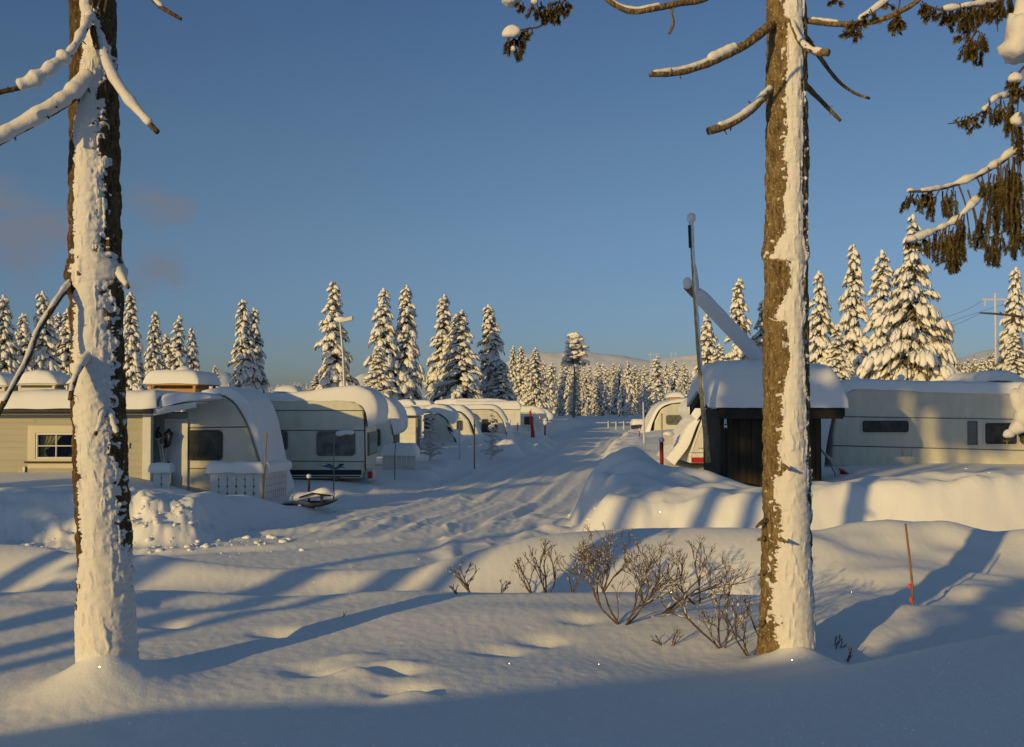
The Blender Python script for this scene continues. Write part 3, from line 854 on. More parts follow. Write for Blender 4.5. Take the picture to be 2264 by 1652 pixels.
right_edges = [(-200, 1726, 1764), (0, 1727, 1764), (48, 1722, 1768), (60, 1736, 1764), (70, 1730, 1768), (100, 1728, 1764), (200, 1726, 1765), (260, 1728, 1768), (300, 1730, 1764), (330, 1720, 1768), (400, 1728, 1762), (450, 1720, 1766), (520, 1722, 1766), (535, 1712, 1770), (560, 1702, 1776), (576, 1698, 1780), (584, 1736, 1768), (640, 1732, 1764), (690, 1708, 1768), (705, 1704, 1770), (718, 1728, 1766), (800, 1730, 1766), (880, 1718, 1770), (950, 1714, 1772), (1000, 1710, 1774), (1040, 1722, 1776), (1058, 1702, 1778), (1100, 1702, 1780), (1116, 1716, 1780), (1160, 1712, 1782), (1230, 1708, 1786), (1300, 1708, 1790), (1370, 1716, 1796), (1400, 1722, 1800), (1500, 1744, 1810)]
near_tree('spruce_tree', 'tall spruce trunk with brown bark and a white stripe of snow, beside the leafless bushes', TREE_R,
          [(1500, 1737), (1425, 1737), (1200, 1739), (900, 1738.5), (560, 1738), (300, 1739), (0, 1739.5), (-200, 1740)],
          [(1500, 62), (1425, 58), (1300, 54), (1200, 51), (900, 48), (600, 46), (560, 48), (520, 45), (300, 44), (0, 42), (-200, 40)],
          right_edges, dR, M['bark_right'],
          [([(1715, 52, 6.5), (1690, 66, 6.35), (1640, 104, 6.25), (1560, 142, 6.2), (1500, 160, 6.15), (1437, 165, 6.1)], px2m(12, 6.3), px2m(6.5, 6.2), [(0.45, 0.66, 1.2, 1.1, 0.3), (0.6, 0.98, 0.8, 0.8, 0.2)]),
           ([(1715, 190, 6.5), (1694, 208, 6.4), (1655, 248, 6.3), (1610, 276, 6.25), (1566, 290, 6.2)], px2m(10, 6.3), px2m(9, 6.3), [(0.15, 0.97, 0.85, 0.7, 0.2)]),
           ([(1748, 35, 6.42), (1758, 68, 6.3), (1775, 98, 6.2), (1800, 114, 6.12), (1832, 117, 6.05)], px2m(6, 6.2), px2m(8, 6.2), [(0.0, 0.95, 1.05, 0.35, 0.2)]),
           ([(1770, 42, 6.5), (1800, 48, 6.45), (1870, 54, 6.4), (1945, 44, 6.4), (2015, 12, 6.3), (2060, -30, 6.3)], px2m(7, 6.4), px2m(5, 6.4), [(0.1, 0.3, 0.7, 0.8, 0.3)]),
           ([(1770, 70, 6.6), (1786, 88, 6.7), (1815, 130, 6.8), (1852, 178, 6.9), (1890, 206, 7.0), (1923, 218, 7.0)], px2m(6, 6.7), px2m(3, 6.7), []),
           ([(1772, 178, 6.6), (1792, 200, 6.7), (1822, 230, 6.75), (1858, 267, 6.8)], px2m(7, 6.7), px2m(4, 6.7), []),
           ([(1735, -190, 6.5), (1640, -60, 6.4), (1560, -4, 6.3), (1500, 8, 6.25), (1440, 20, 6.2), (1405, 26, 6.2), (1378, 20, 6.2), (1352, 6, 6.2), (1330, -14, 6.2)], px2m(9, 6.3), px2m(6, 6.3), [(0.75, 0.98, 0.6, 0.9, 0.3)]),
           ([(1483, 10, 6.24), (1485, 32, 6.24), (1489, 52, 6.24), (1480, 74, 6.22)], px2m(2.4, 6.3), px2m(3.5, 6.3), []),
           ([(1694, 1150, 6.45), (1684, 1155, 6.42), (1672, 1166, 6.4)], px2m(6, 6.4), px2m(3, 6.4), []),
           ([(1690, 1190, 6.45), (1675, 1194, 6.42)], px2m(6, 6.4), px2m(2, 6.4), []),
           ([(1692, 1265, 6.45), (1676, 1272, 6.42)], px2m(5, 6.4), px2m(2, 6.4), []),
           ([(1730, 1030, 6.25), (1748, 1038, 6.2)], px2m(6, 6.4), px2m(2, 6.4), []),
           ([(1725, 1192, 6.25), (1742, 1200, 6.2)], px2m(6, 6.4), px2m(2, 6.4), []),
           ([(1690, 1375, 6.45), (1672, 1388, 6.4)], px2m(5, 6.4), px2m(2, 6.4), [])],
          [(W(1738, 585, dR).z, -2.2, 0.02), (W(1738, 560, dR).z, 3.1, 0.02), (W(1738, 345, dR).z, 0.1, 0.012), (W(1738, 890, dR).z, 0.05, 0.012)], 8, False, 1.0)


# ------------------------------------------------------------------ snow laden conifers
def frame_of(d):
    d = d.normalized()
    up = Vector((0, 0, 1))
    s = d.cross(up)
    s = s.normalized() if s.length > 1e-4 else Vector((1, 0, 0))
    u = s.cross(d).normalized()
    return Matrix((d, s, u)).transposed()


def spruce_meshes(seed, H=10.0, Rm=1.25, nb=95, pads=4, droop=0.75, pad_scale=1.0, power=0.75, nd=14, twin=None, bare=0.03, snowy=1.0):
    rnd = random.Random(seed)
    sn, cr, tk = MB(), MB(), MB()
    stems = [(0, 0, 1.0, 1.0)] + ([twin] if twin else [])
    for (ox, oy, hf, rf) in stems:
        Hh, Rr = H * hf, Rm * rf
        bend = rnd.uniform(-0.12, 0.12)
        tk.tube([(ox, oy, -0.6), (ox + bend, oy, Hh * 0.5), (ox + bend * 0.5, oy, Hh * 0.97)], [0.016 * H, 0.010 * H, 0.012], 7)
        for i in range(nb):
            t = bare + (0.985 - bare) * ((i + rnd.random()) / nb) ** 1.12
            z = Hh * t
            L = Rr * ((1 - t) ** power) * rnd.uniform(0.66, 1.18) + 0.13
            if rnd.random() < 0.12: L *= 0.55
            ph = i * 2.39996 + rnd.uniform(-0.5, 0.5)
            out = Vector((math.cos(ph), math.sin(ph), 0))
            dr = droop * rnd.uniform(0.75, 1.25) * (0.55 + 0.6 * (1 - t))
            def pt(s):
                return Vector((ox + bend * (1 - abs(2 * t - 1)), oy, z)) + out * (L * s) + Vector((0, 0, L * (0.22 * s - dr * s * s)))
            # bough
            if L > 0.4:
                cr.tube([pt(s) for s in (0, 0.35, 0.7, 1.0)], [0.02 + L * 0.018, 0.014 + L * 0.012, 0.012, 0.006], 4, cap=False)
            side = Vector((-out.y, out.x, 0))
            npd = max(5, int(round((5 + pads * 3.2 * L / Rr))))
            for k in range(npd):
                s = 0.22 + 0.80 * ((k + rnd.uniform(0.1, 0.9)) / npd) ** 0.85
                lat = rnd.uniform(-1, 1) * 0.36 * L * (1.12 - 0.72 * s)
                c = pt(s) + side * lat + Vector((0, 0, -abs(lat) * 0.45))
                tang = (pt(min(s + 0.06, 1.06)) - pt(s - 0.06)).normalized()
                dirv = (tang * 0.9 + side * (0.75 * lat / (L * 0.34 + 1e-6)) + Vector((0, 0, -0.30 - 0.75 * s - rnd.uniform(0, .35)))).normalized()
                l = pad_scale * (0.145 + 0.125 * L) * rnd.uniform(0.6, 1.5)
                A = frame_of(dirv)
                if rnd.random() < 0.95 * snowy:
                    sn.blob(c + Vector((0, 0, 0.03 * pad_scale)) + dirv * l * 0.2, l, l * rnd.uniform(0.30, 0.52), l * rnd.uniform(0.22, 0.34), 5, 6, A, 0.30, rnd, 0.5)
                for _ in range(max(2, int(nd * .24))):
                    b0 = c + A @ Vector((rnd.uniform(-0.9, 1.0) * l, rnd.uniform(-0.6, 0.6) * l, -0.10 * l))
                    dv = (dirv * rnd.uniform(0.3, 1.0) + side * rnd.uniform(-0.5, 0.5) + Vector((0, 0, -rnd.uniform(0.5, 1.3)))).normalized()
                    ln = l * rnd.uniform(0.45, 1.0)
                    wv = dv.cross(Vector((rnd.uniform(-1, 1), rnd.uniform(-1, 1), 0.2))).normalized() * (0.016 + 0.065 * l) * rnd.uniform(0.6, 1.2)
                    cr.add([b0 - wv, b0 + wv, b0 + dv * ln * 0.6 + wv * 0.8, b0 + dv * ln, b0 + dv * ln * 0.6 - wv * 0.8], [(0, 1, 2, 3, 4)])
            # inner dark twigs close to the stem
            for _ in range(4):
                b0 = pt(rnd.uniform(0.02, 0.4)) + side * rnd.uniform(-0.1, 0.1) * L
                dv = (out * 0.6 + side * rnd.uniform(-0.9, 0.9) + Vector((0, 0, -rnd.uniform(0.1, 0.9)))).normalized()
                ln = 0.15 + 0.25 * L * rnd.random()
                wv = dv.cross(Vector((rnd.uniform(-1, 1), rnd.uniform(-1, 1), 0.5))).normalized() * (0.03 + 0.06 * L)
                cr.add([b0 - wv, b0 + wv, b0 + dv * ln + wv * 0.6, b0 + dv * ln - wv * 0.6], [(0, 1, 2, 3)])
        # snow on the leader
        sn.blob((ox + bend * 0.4, oy, Hh * 0.985), 0.10, 0.10, 0.20, 5, 7, None, 0.2, rnd)
    return tk, cr, sn


PROTO, USED = {}, {}


def proto(key, trunk_mat=None, **kw):
    tk, cr, sn = spruce_meshes(**kw)
    root = thing('snowy_spruce', '', 'tree')
    tk.build('trunk', trunk_mat or M['trunk_far'], root, 60)
    cr.build('crown', M['needles'], root)
    sn.build('crown_snow', M['snow_tree'], root, 180)
    PROTO[key] = root; USED[key] = 0


proto('a', seed=1, Rm=1.15, nb=115, pads=5)
proto('b', seed=2, Rm=1.35, nb=100, pads=5, droop=0.85)
proto('c', seed=3, Rm=1.0, nb=105, pads=3, power=0.65)
proto('d', seed=4, Rm=1.30, nb=95, pads=4, droop=0.95, twin=(0.75, 0.1, 0.93, 0.75))
proto('e', seed=5, Rm=1.55, nb=95, pads=5, power=0.9, droop=0.7)
proto('thin', seed=6, Rm=0.8, nb=80, pads=3, power=0.55)
proto('wide', seed=7, H=10.0, Rm=3.0, nb=95, pads=14, droop=0.48, pad_scale=0.85, power=1.10, nd=18)
proto('f1', seed=8, Rm=1.3, nb=60, pads=3, nd=9, pad_scale=1.15)
proto('f2', seed=9, Rm=1.6, nb=60, pads=3, nd=9, droop=0.9, pad_scale=1.15)
proto('f3', seed=10, Rm=1.0, nb=55, pads=3, nd=9, pad_scale=1.15)
proto('dark', seed=12, Rm=1.25, nb=95, pads=4, snowy=0.85, nd=20)


def place_tree(key, px, top, d, label, group=None, wpx=None, rot=None, base=None, name='snowy_spruce'):
    p = PROTO[key]
    o = p if USED[key] == 0 else copy_tree(p)
    USED[key] += 1
    if o is not p and 'group' in o: del o['group']
    w = W(px, top, d)
    z0 = gz(w.x, d) if base is None else base
    Hh = w.z - z0
    pr = {'a': 1.15, 'b': 1.35, 'c': 1.0, 'd': 1.7, 'e': 1.55, 'thin': 0.8, 'wide': 3.0, 'f1': 1.3, 'f2': 1.6, 'f3': 1.0, 'dark': 1.25}[key]
    sz = Hh / 10.0
    sx = sz if wpx is None else 1.36 * (wpx / FPX * d) / (2 * (pr + 0.12))
    o.location = (w.x, d, z0); o.scale = (sx, sx, sz)
    o.rotation_euler = (R(2.2 * math.sin(px * 3.1)), R(2.2 * math.cos(px * 5.3)), (rot if rot is not None else (px * 1.7) % 6.28))
    tag(o, label, 'tree', group)
    if key in ('f1', 'f2', 'f3'): o.name = 'distant_spruce'
    return o


GL, GM, GR, GF = 'spruces behind the annexe on the left', 'spruces behind the middle caravans', 'spruces behind the right hand caravan', 'far spruces round the end of the road'
for a in [
    ('dark', 20, 652, 60, 'dark snowy spruce at the far left edge of the picture', GL, 74),
    ('c', 60, 694, 70, 'shorter snowy spruce between the leftmost dark spruce and its taller neighbour', GL, 60),
    ('b', 100, 645, 62, 'tall snowy spruce behind the leftmost roof vent, seen past the thin drooping branch', GL, 82),
    ('a', 132, 690, 74, 'snowy spruce close to the left side of the big left trunk', GL, 62),
    ('c', 156, 684, 70, 'snowy spruce half hidden by the big left trunk', GL, 60),
    ('dark', 254, 720, 78, 'snowy spruce just peeping out at the right of the big left trunk', GL, 50),
    ('a', 293, 645, 62, 'tallest snowy spruce just right of the big left trunk', GL, 68),
    ('dark', 340, 688, 66, 'second snowy spruce right of the big left trunk, above the timber roof vent', GL, 56),
    ('thin', 391, 698, 74, 'snowy spruce with a long thin bare top behind the timber roof vent', GL, 46),
    ('c', 373, 738, 74, 'low bushy snowy spruce under the thin topped one', GL, 46),
    ('dark', 428, 724, 70, 'rightmost snowy spruce of the left clump, right of the timber vent', GL, 46),
    ('thin', 475, 808, 105, 'tiny snowy spruce alone on the left skyline', GL, 28),
    ('d', 547, 662, 80, 'pair of joined snowy spruces standing alone above the curved caravan', GM, 92),
    ('a', 743, 622, 76, 'tall solitary snowy spruce right behind the street lamp', GM, 82),
    ('thin', 704, 828, 100, 'small spruce at the foot of the one behind the street lamp', GM, 40),
    ('b', 852, 636, 75, 'left one of two tall snowy spruces growing close together over the long caravans', GM, 82),
    ('a', 893, 630, 76, 'right one of two tall snowy spruces growing close together over the long caravans', GM, 76),
    ('e', 838, 768, 70, 'low spreading snowy spruce under the two close tall ones', GM, 96),
    ('a', 974, 650, 88, 'tall darker sided spruce left of the stout spruce in the middle group', GM, 72),
    ('e', 1019, 684, 80, 'stout bushy snowy spruce in the middle of the group over the far caravans', GM, 104),
    ('c', 1002, 694, 84, 'slim spruce top rising behind the stout bushy spruce', GM, 56),
    ('b', 1090, 673, 86, 'tall snowy spruce at the right end of the middle group', GM, 78),
    ('e', 1105, 800, 84, 'low snowy spruce with long horizontal boughs at the right end of the middle group', GM, 80),
    ('dark', 1131, 764, 108, 'thin dark spruce just right of the middle group', GM, 30),
    ('a', 1150, 766, 108, 'bright snowy spruce over the tall box shaped annexe', GM, 42),
    ('dark', 1184, 768, 104, 'dark snowy spruce left of the bare stemmed pine', GM, 46),
    ('thin', 1170, 790, 108, 'slim dark spruce over the small far caravan', GM, 26),
    ('a', 1631, 617, 70, 'tall snowy spruce behind the slanting snow covered beam', GR, 74),
    ('b', 1569, 694, 76, 'snowy spruce just right of the leaning pole', GR, 70),
    ('e', 1598, 760, 66, 'low snowy spruce under the slanting beam', GR, 80),
    ('a', 1692, 664, 72, 'snowy spruce mostly hidden by the right hand trunk', GR, 74),
    ('b', 1818, 600, 66, 'snowy spruce nearest the right side of the right hand trunk', GR, 80),
    ('a', 1884, 540, 65, 'slender tall snowy spruce between its shorter neighbour and the broad spruce', GR, 82),
    ('e', 1850, 720, 60, 'low snowy spruce in front of the slender tall one', GR, 90),
    ('c', 1948, 552, 64, 'snowy spruce half covered by the broad spruce', GR, 78),
    ('wide', 2008, 478, 50, 'broad old spruce with long drooping snow laden boughs behind the right hand caravan', None, 230),
    ('b', 2224, 592, 60, 'snowy spruce by the power line at the right edge of the picture', GR, 76),
    ('e', 2248, 730, 58, 'low snowy spruce at the right edge under the power line', GR, 80),
]:
    place_tree(a[0], a[1], a[2], a[3], a[4], a[5], a[6])

rnd = random.Random(42)
FAR_L = {'f1': 'upright snowy spruce among the far trees round the end of the road', 'f2': 'broad snowy spruce among the far trees round the end of the road', 'f3': 'narrow snowy spruce among the far trees round the end of the road'}
far_spots = []
for px in range(1196, 1560, 9):
    far_spots.append((px + rnd.uniform(-5, 5), rnd.uniform(796, 850) - (14 if 1440 < px < 1475 else 0), rnd.uniform(112, 150)))
for px in range(1200, 1700, 13):
    far_spots.append((px + rnd.uniform(-6, 6), rnd.uniform(800, 836), rnd.uniform(155, 210)))
for px in range(1240, 1560, 26):
    far_spots.append((px + rnd.uniform(-6, 6), rnd.uniform(832, 872), rnd.uniform(104, 112)))
for i, (px, top, d) in enumerate(far_spots):
    k = ('f1', 'f2', 'f3')[i % 3]
    place_tree(k, px, top, d, FAR_L[k], GF, (885 + 30 - top) * rnd.uniform(0.24, 0.34), rot=rnd.uniform(0, 6.28), base=0.6)


def merged_wood(name, label, spots):
    """A far wood that reads as one mass."""
    sn, cr = MB(), MB()
    rnd = random.Random(5)
    for (x, y, z, h, r) in spots:
        for k in range(9):
            t = k / 9.0
            for q in range(3):
                ph = rnd.uniform(0, 6.28); L = r * (1 - t) * rnd.uniform(0.7, 1.1)
                c = Vector((x + math.cos(ph) * L * 0.55, y + math.sin(ph) * L * 0.55, z + h * (0.08 + 0.9 * t)))
                A = frame_of(Vector((math.cos(ph), math.sin(ph), -0.7)))
                (sn if rnd.random() < 0.72 else cr).blob(c, L * 0.6 + 0.12, L * 0.35 + 0.1, L * 0.22 + 0.08, 4, 5, A, 0.25, rnd)
                c2 = c - Vector((0, 0, 0.12 * h))
                cr.blob(c2, L * 0.35 + 0.1, L * 0.25 + 0.08, h * 0.05, 4, 5, None, 0.3, rnd)
    o = thing(name, label, None); del o['label']
    a = cr.build(name, M['needles']); tag(a, label, 'forest', None, 'stuff')
    b = sn.build('forest_snow', M['snow_tree'], None, 180); b.parent = a
    bpy.data.objects.remove(o)
    return a


def strip_spots(px0, px1, top0, top1, d0, d1, n, hmin, hmax, seed):
    r = random.Random(seed); out = []
    for _ in range(n):
        px = r.uniform(px0, px1); d = r.uniform(d0, d1)
        top = r.uniform(top0, top1) if not callable(top0) else top0(px) + r.uniform(0, top1)
        w = W(px, top, d); h = r.uniform(hmin, hmax)
        out.append((w.x, d, w.z - h, h, h * r.uniform(0.16, 0.26)))
    return out


slope = lambda px: float(np.interp(px, [1960, 2040, 2080, 2130, 2180, 2300, 2400], [850, 812, 792, 786, 772, 755, 735]))
merged_wood('forest', 'snowy wood climbing the slope behind the right hand caravan',
            strip_spots(1900, 2420, slope, 70, 120, 200, 640, 4, 7, 1))
merged_wood('forest', 'low snowy wood along the skyline behind the left caravans',
            strip_spots(470, 880, 842, 868, 260, 420, 300, 4, 8, 2))
merged_wood('forest', 'snowy scrub at the foot of the white fell',
            strip_spots(1330, 1620, 806, 850, 240, 420, 200, 4, 8, 3))

# ------------------------------------------------------------------ left annexe, caravans and what belongs to them
def PXZ(pts, d): return [(WX(px, d), WZ(py, d)) for px, py in pts]


def caravan_window(root, px0, px1, py0, py1, d, y, frame_m, pane_m, fw=0.035, r=0.06, name='window', depth=0.03, parent=None):
    x0, x1, z1, z0 = WX(px0, d), WX(px1, d), WZ(py0, d), WZ(py1, d)
    o_ = rrect(x0 - fw, x1 + fw, z0 - fw, z1 + fw, r + fw); i_ = rrect(x0, x1, z0, z1, r)
    b = MB(); b.ring(o_, i_, y - depth, y + 0.01)
    if x1 - x0 > .6 and z1 - z0 > .35:      # latches along the lower edge
        for fx in (.14, .86): b.box(x0 + (x1 - x0) * fx - .03, x0 + (x1 - x0) * fx + .03, y - depth - .006, y - depth * .5, z0 + .005, z0 + .045)
    fr = b.build(name, frame_m, parent or root, 40)
    b = MB(); b.prism(i_, y - depth * 0.55, y - depth * 0.55 + 0.012)
    b.build('pane', pane_m, fr)
    return fr


def stripe(root, px0, px1, py0, py1, d, y, mat, name='stripe', proud=0.006):
    b = MB(); b.box(WX(px0, d), WX(px1, d), y - proud, y + 0.004, WZ(py1, d), WZ(py0, d))
    return b.build(name, mat, root)


def seams(root, lines, d, y, mat=None, name='seam', w=0.012):
    for pts in lines:
        P = [W(px, py, d) for px, py in pts]
        b = MB()
        for p in P: p.y = y - 0.006
        b.tube(P, w, 6)
        b.build(name, mat or M['seam'], root, 180)


def body(root, prof, d, depth, mat, bevel=0.05, name='body', smooth=40):
    b = MB(); b.prism(PXZ(prof, d)[::-1] if False else PXZ(prof, d), d, d + depth)
    return b.build(name, mat, root, smooth, bevel)


def roof_snow(root, path, d, depth, thick, seed, ends=(True, True), r=0.18, name='roof_snow', over=0.06, noise=0.03, nu=70, nv=26, curve=True):
    b = MB(); snow_slab(b, PXZ(path, d), d, d + depth, thick, r, ends, nu, nv, noise, seed, curve, over)
    return b.build(name, M['snow'], root, 180)


def siding(mb, x0, x1, z0, z1, y, h=0.145, lap=0.016):
    z = z0
    while z < z1 - 1e-4:
        zt = min(z + h, z1)
        mb.add([(x0, y - lap, z), (x1, y - lap, z), (x1, y - 0.002, zt), (x0, y - 0.002, zt)], [(0, 1, 2, 3)])
        mb.add([(x0, y - lap, z), (x1, y - lap, z), (x1, y + .01, z), (x0, y + .01, z)], [(3, 2, 1, 0)])
        z = zt


def arc_snow_mound(name, px, py_base, d, rx, ry, rz, label, seed): pass


# --- annexe (boarded room) with porch
D0 = 23.0
root = thing('caravan_annexe', 'grey beige boarded annexe with a cream framed window and deep snow roof', 'annexe', (WX(180, D0), D0, 0.2))
x_l, x_r = WX(-260, D0), WX(322, D0)
zb, zt = 0.1, WZ(914, D0)
wx0, wx1, wz0, wz1 = WX(84, D0), WX(208, D0), WZ(1012, D0), WZ(960, D0)
b = MB()
siding(b, x_l, wx0 - 0.05, zb, zt, D0); siding(b, wx1 + 0.05, x_r, zb, zt, D0)
siding(b, wx0 - 0.05, wx1 + 0.05, zb, wz0 - 0.05, D0); siding(b, wx0 - 0.05, wx1 + 0.05, wz1 + 0.05, zt, D0)
b.box(x_l, wx0 - .06, D0 + .012, D0 + .1, zb, zt); b.box(wx1 + .06, x_r, D0 + .012, D0 + .1, zb, zt)
b.box(wx0 - .06, wx1 + .06, D0 + .012, D0 + .1, zb, wz0 - .06); b.box(wx0 - .06, wx1 + .06, D0 + .012, D0 + .1, wz1 + .06, zt)
b.box(x_l, x_r, D0 + 2.9, D0 + 3.0, zb, zt); b.box(x_l, x_l + .1, D0 + .1, D0 + 2.9, zb, zt)
b.build('wall', M['hut'], root)
# side of the porch and its back wall with the door
D1 = 23.55
b = MB()
b.box(x_r - 0.09, x_r - 0.003, D0 + 0.1, D1, zb, zt)
xa, xd0, xd1, xe = x_r - 0.003, WX(372, D1), WX(404, D1), WX(414, D1)
siding(b, xa, xd0 - 0.07, zb, zt, D1)
b.box(xa, xe, D1 + .012, D1 + .09, zb, zt)
b.build('porch_wall', M['hut'], root)
b = MB(); b.box(x_r - 0.02, x_r + 0.17, D0 - 0.12, D0 + 0.05, 0.05, zt + 0.02); b.build('corner_post', M['white_wood'], root, None, 0.008)
b = MB(); b.box(xd0 - 0.07, xd0, D1 - .04, D1 + .01, 0.1, WZ(926, D1)); b.box(xd1, xe + 0.03, D1 - .04, D1 + .01, 0.1, WZ(926, D1)); b.box(xd0, xd1, D1 - .04, D1 + .01, WZ(932, D1), WZ(926, D1))
b.build('door_frame', M['white_wood'], root, None, 0.006)
b = MB(); b.box(xd0 + .005, xd1 - .005, D1 - .02, D1 + .01, 0.12, WZ(932, D1) - .005)
for za, zc in ((0.3, 0.85), (1.0, 1.75)):
    b.ring([(xd0 + .06, za), (xd1 - .06, za), (xd1 - .06, zc), (xd0 + .06, zc)], [(xd0 + .085, za + .025), (xd1 - .085, za + .025), (xd1 - .085, zc - .025), (xd0 + .085, zc - .025)], D1 - .032, D1 - .019)
door = b.build('door', M['white_wood'], root, None, 0.004)
hx, hz = WX(375, D1), WZ(1026, D1)
b = MB(); b.box(hx - .02, hx + .02, D1 - .04, D1 - .02, hz - .1, hz + .06); b.tube([(hx, D1 - .04, hz), (hx, D1 - .075, hz), (hx + .12, D1 - .078, hz)], .011, 7); b.build('handle', M['black'], door, 40)
# window
b = MB()
ox0, ox1, oz0, oz1 = WX(64, D0), WX(222, D0), WZ(1020, D0), WZ(941, D0)
b.ring([(ox0, oz0), (ox1, oz0), (ox1, oz1), (ox0, oz1)], [(wx0 - .03, wz0 - .03), (wx1 + .03, wz0 - .03), (wx1 + .03, wz1 + .03), (wx0 - .03, wz1 + .03)], D0 - .045, D0 + .02)
b.box(ox0, ox1, D0 - .03, D0 - .01, WZ(1036, D0), oz0 - .04)
win = b.build('window', M['hut_trim'], root, None, 0.005)
b = MB()
b.ring([(wx0 - .03, wz0 - .03), (wx1 + .03, wz0 - .03), (wx1 + .03, wz1 + .03), (wx0 - .03, wz1 + .03)], [(wx0 + .015, wz0 + .015), (wx1 - .015, wz0 + .015), (wx1 - .015, wz1 - .015), (wx0 + .015, wz1 - .015)], D0 - .03, D0 + .03)
mw = (wx1 - wx0 - .03) / 3
for k in (1, 2): b.box(wx0 + .015 + mw * k - .012, wx0 + .015 + mw * k + .012, D0 - .02, D0 + .02, wz0 + .015, wz1 - .015)
b.box(wx0 + .015, wx1 - .015, D0 - .021, D0 + .019, (wz0 + wz1) / 2 - .012, (wz0 + wz1) / 2 + .012)
b.build('frame', M['white_wood'], win, None, 0.004)
b = MB(); b.box(ox0 - .05, ox1 + .05, D0 - .10, D0 - .04, oz0 - .035, oz0); b.build('sill', M['trunk_far'], win, None, 0.004)
b = MB(); b.box(wx0 + .005, wx1 - .005, D0 + .031, D0 + .036, wz0 + .005, wz1 - .005); b.build('pane', M['glass'], win)
b = MB(); b.box(wx0 - .3, wx1 + .3, D0 + .55, D0 + .6, wz0 - .3, wz1 + .3); b.build('unlit_room_panel', M['dark'], win)  # flat panel, painted dark in place of the unlit room behind the glass
b = MB()
for x0, x1, sgn in ((wx0 + .01, wx0 + .52, 1), (wx1 - .52, wx1 - .01, -1)):
    nu, nv = 26, 14
    P = np.zeros((nv, nu, 3))
    for j in range(nv):
        t = j / (nv - 1)      # 0 top .. 1 bottom
        w = 1.0 - 0.78 * min(t / 0.72, 1) ** 1.6 if t < 0.75 else 0.22 + (t - 0.75) * 0.5
        for i in range(nu):
            s = i / (nu - 1)
            xx = x0 + (x1 - x0) * s * w if sgn > 0 else x1 - (x1 - x0) * s * w
            P[j, i] = (xx, D0 + .12 + .018 * math.sin(s * 32), wz1 - .01 - t * (wz1 - wz0 - .02))
    b.grid(P)
b.build('curtain', M['curtain'], win, 180)
# eaves, gutter, gable board over the porch
b = MB(); b.box(x_l, WX(340, D0 - .35), D0 - .40, D0 + .02, WZ(916, D0), WZ(907, D0)); b.build('eaves_board', M['hut_trim'], root)
b = MB()
gp = [(x_l, WZ(911, D0 - .4)), (WX(340, D0 - .4), WZ(911, D0 - .4))]
b.tube([(gp[0][0], D0 - .47, gp[0][1] + .02), (gp[1][0], D0 - .47, gp[1][1] + .02)], .055, 8); b.build('gutter', M['rubber'], root, 60)
b = MB(); b.prism(PXZ([(339, 905), (434, 889), (436, 901), (342, 919)], D0 - .35), D0 - .42, D0 - .36)
b.prism(PXZ([(341, 903), (434, 888), (434, 893), (341, 908)], D0 - .35), D0 - .355, D1)
b.build('gable_board', M['white_wood'], root, None, 0.006)
roof_snow(root, [(-260, 905), (100, 904), (330, 904), (350, 900)], D0 - .45, 3.4, [0.34, 0.36, 0.40, 0.44, 0.42, 0.42], 4, (True, True), 0.30, noise=0.035, nu=120, over=0.05)
roof_snow(root, [(352, 900), (400, 890), (438, 886), (470, 880)], D0 - .3, 3.2, [0.30, 0.24, 0.2, 0.1], 6, (True, True), 0.2, name='porch_snow')
b = MB(); bx, bz = WX(282, D0), WZ(985, D0); b.box(bx - .07, bx + .07, D0 - .06, D0 - .005, bz - .06, bz + .06); b.build('vent_cover', M['hut_trim'], root, None, 0.008)
b = MB(); sx_, sz_ = WX(57, D0), WZ(1043, D0)
b.box(sx_ - .03, sx_ + .03, D0 - .06, D0 - .02, sz_ - .14, sz_ + .12); b.box(sx_ - .1, sx_ + .1, D0 - .08, D0 - .02, sz_ - .16, sz_ - .09)
b.tube([(sx_ - .09, D0 - .08, sz_ - .05), (sx_ - .09, D0 - .14, sz_ - .05), (sx_ - .02, D0 - .15, sz_ + .02)], .018, 7); b.build('wall_hook', M['chrome'], root, 40, 0.004)
# lantern by the door
lx, lz = WX(372, D1 - .3), WZ(968, D1 - .3); ly = D1 - .25
b = MB()
b.box(lx - .17, lx - .10, D1 - .05, D1 - .02, lz - .22, lz - .02)
b.tube([(lx - .135, D1 - .05, lz - .12), (lx - .13, ly + .08, lz - .22), (lx - .06, ly, lz - .24), (lx, ly, lz - .2)], .014, 6)
for k in range(6):
    a = k * math.pi / 3
    b.tube([(lx + .045 * math.cos(a), ly + .045 * math.sin(a), lz - .17), (lx + .085 * math.cos(a), ly + .085 * math.sin(a), lz + .08)], .008, 5)
b.tube([(lx, ly, lz - .20), (lx, ly, lz - .165)], [.03, .055], 6); b.tube([(lx, ly, lz + .075), (lx, ly, lz + .10), (lx, ly, lz + .17), (lx, ly, lz + .22)], [.12, .11, .045, .012], 6)
lan = b.build('wall_lantern', M['black'], root)
b = MB(); b.tube([(lx, ly, lz - .165), (lx, ly, lz + .075)], [.04, .075], 6); b.build('lantern_glass', M['pane_grey'], lan)
# the house number
tc = bpy.data.curves.new('house_number', 'FONT'); tc.body = '6'; tc.size = 0.42; tc.extrude = 0.012; tc.align_x = 'CENTER'
to = bpy.data.objects.new('house_number', tc); COL.objects.link(to); to.data.materials.append(M['black']); to.parent = root
to.location = Vector((WX(352, D1), D1 - .035, WZ(956, D1) - 0.15)) - root.location; to.rotation_euler = (R(90), 0, 0); to.scale = (0.7, 1, 1)


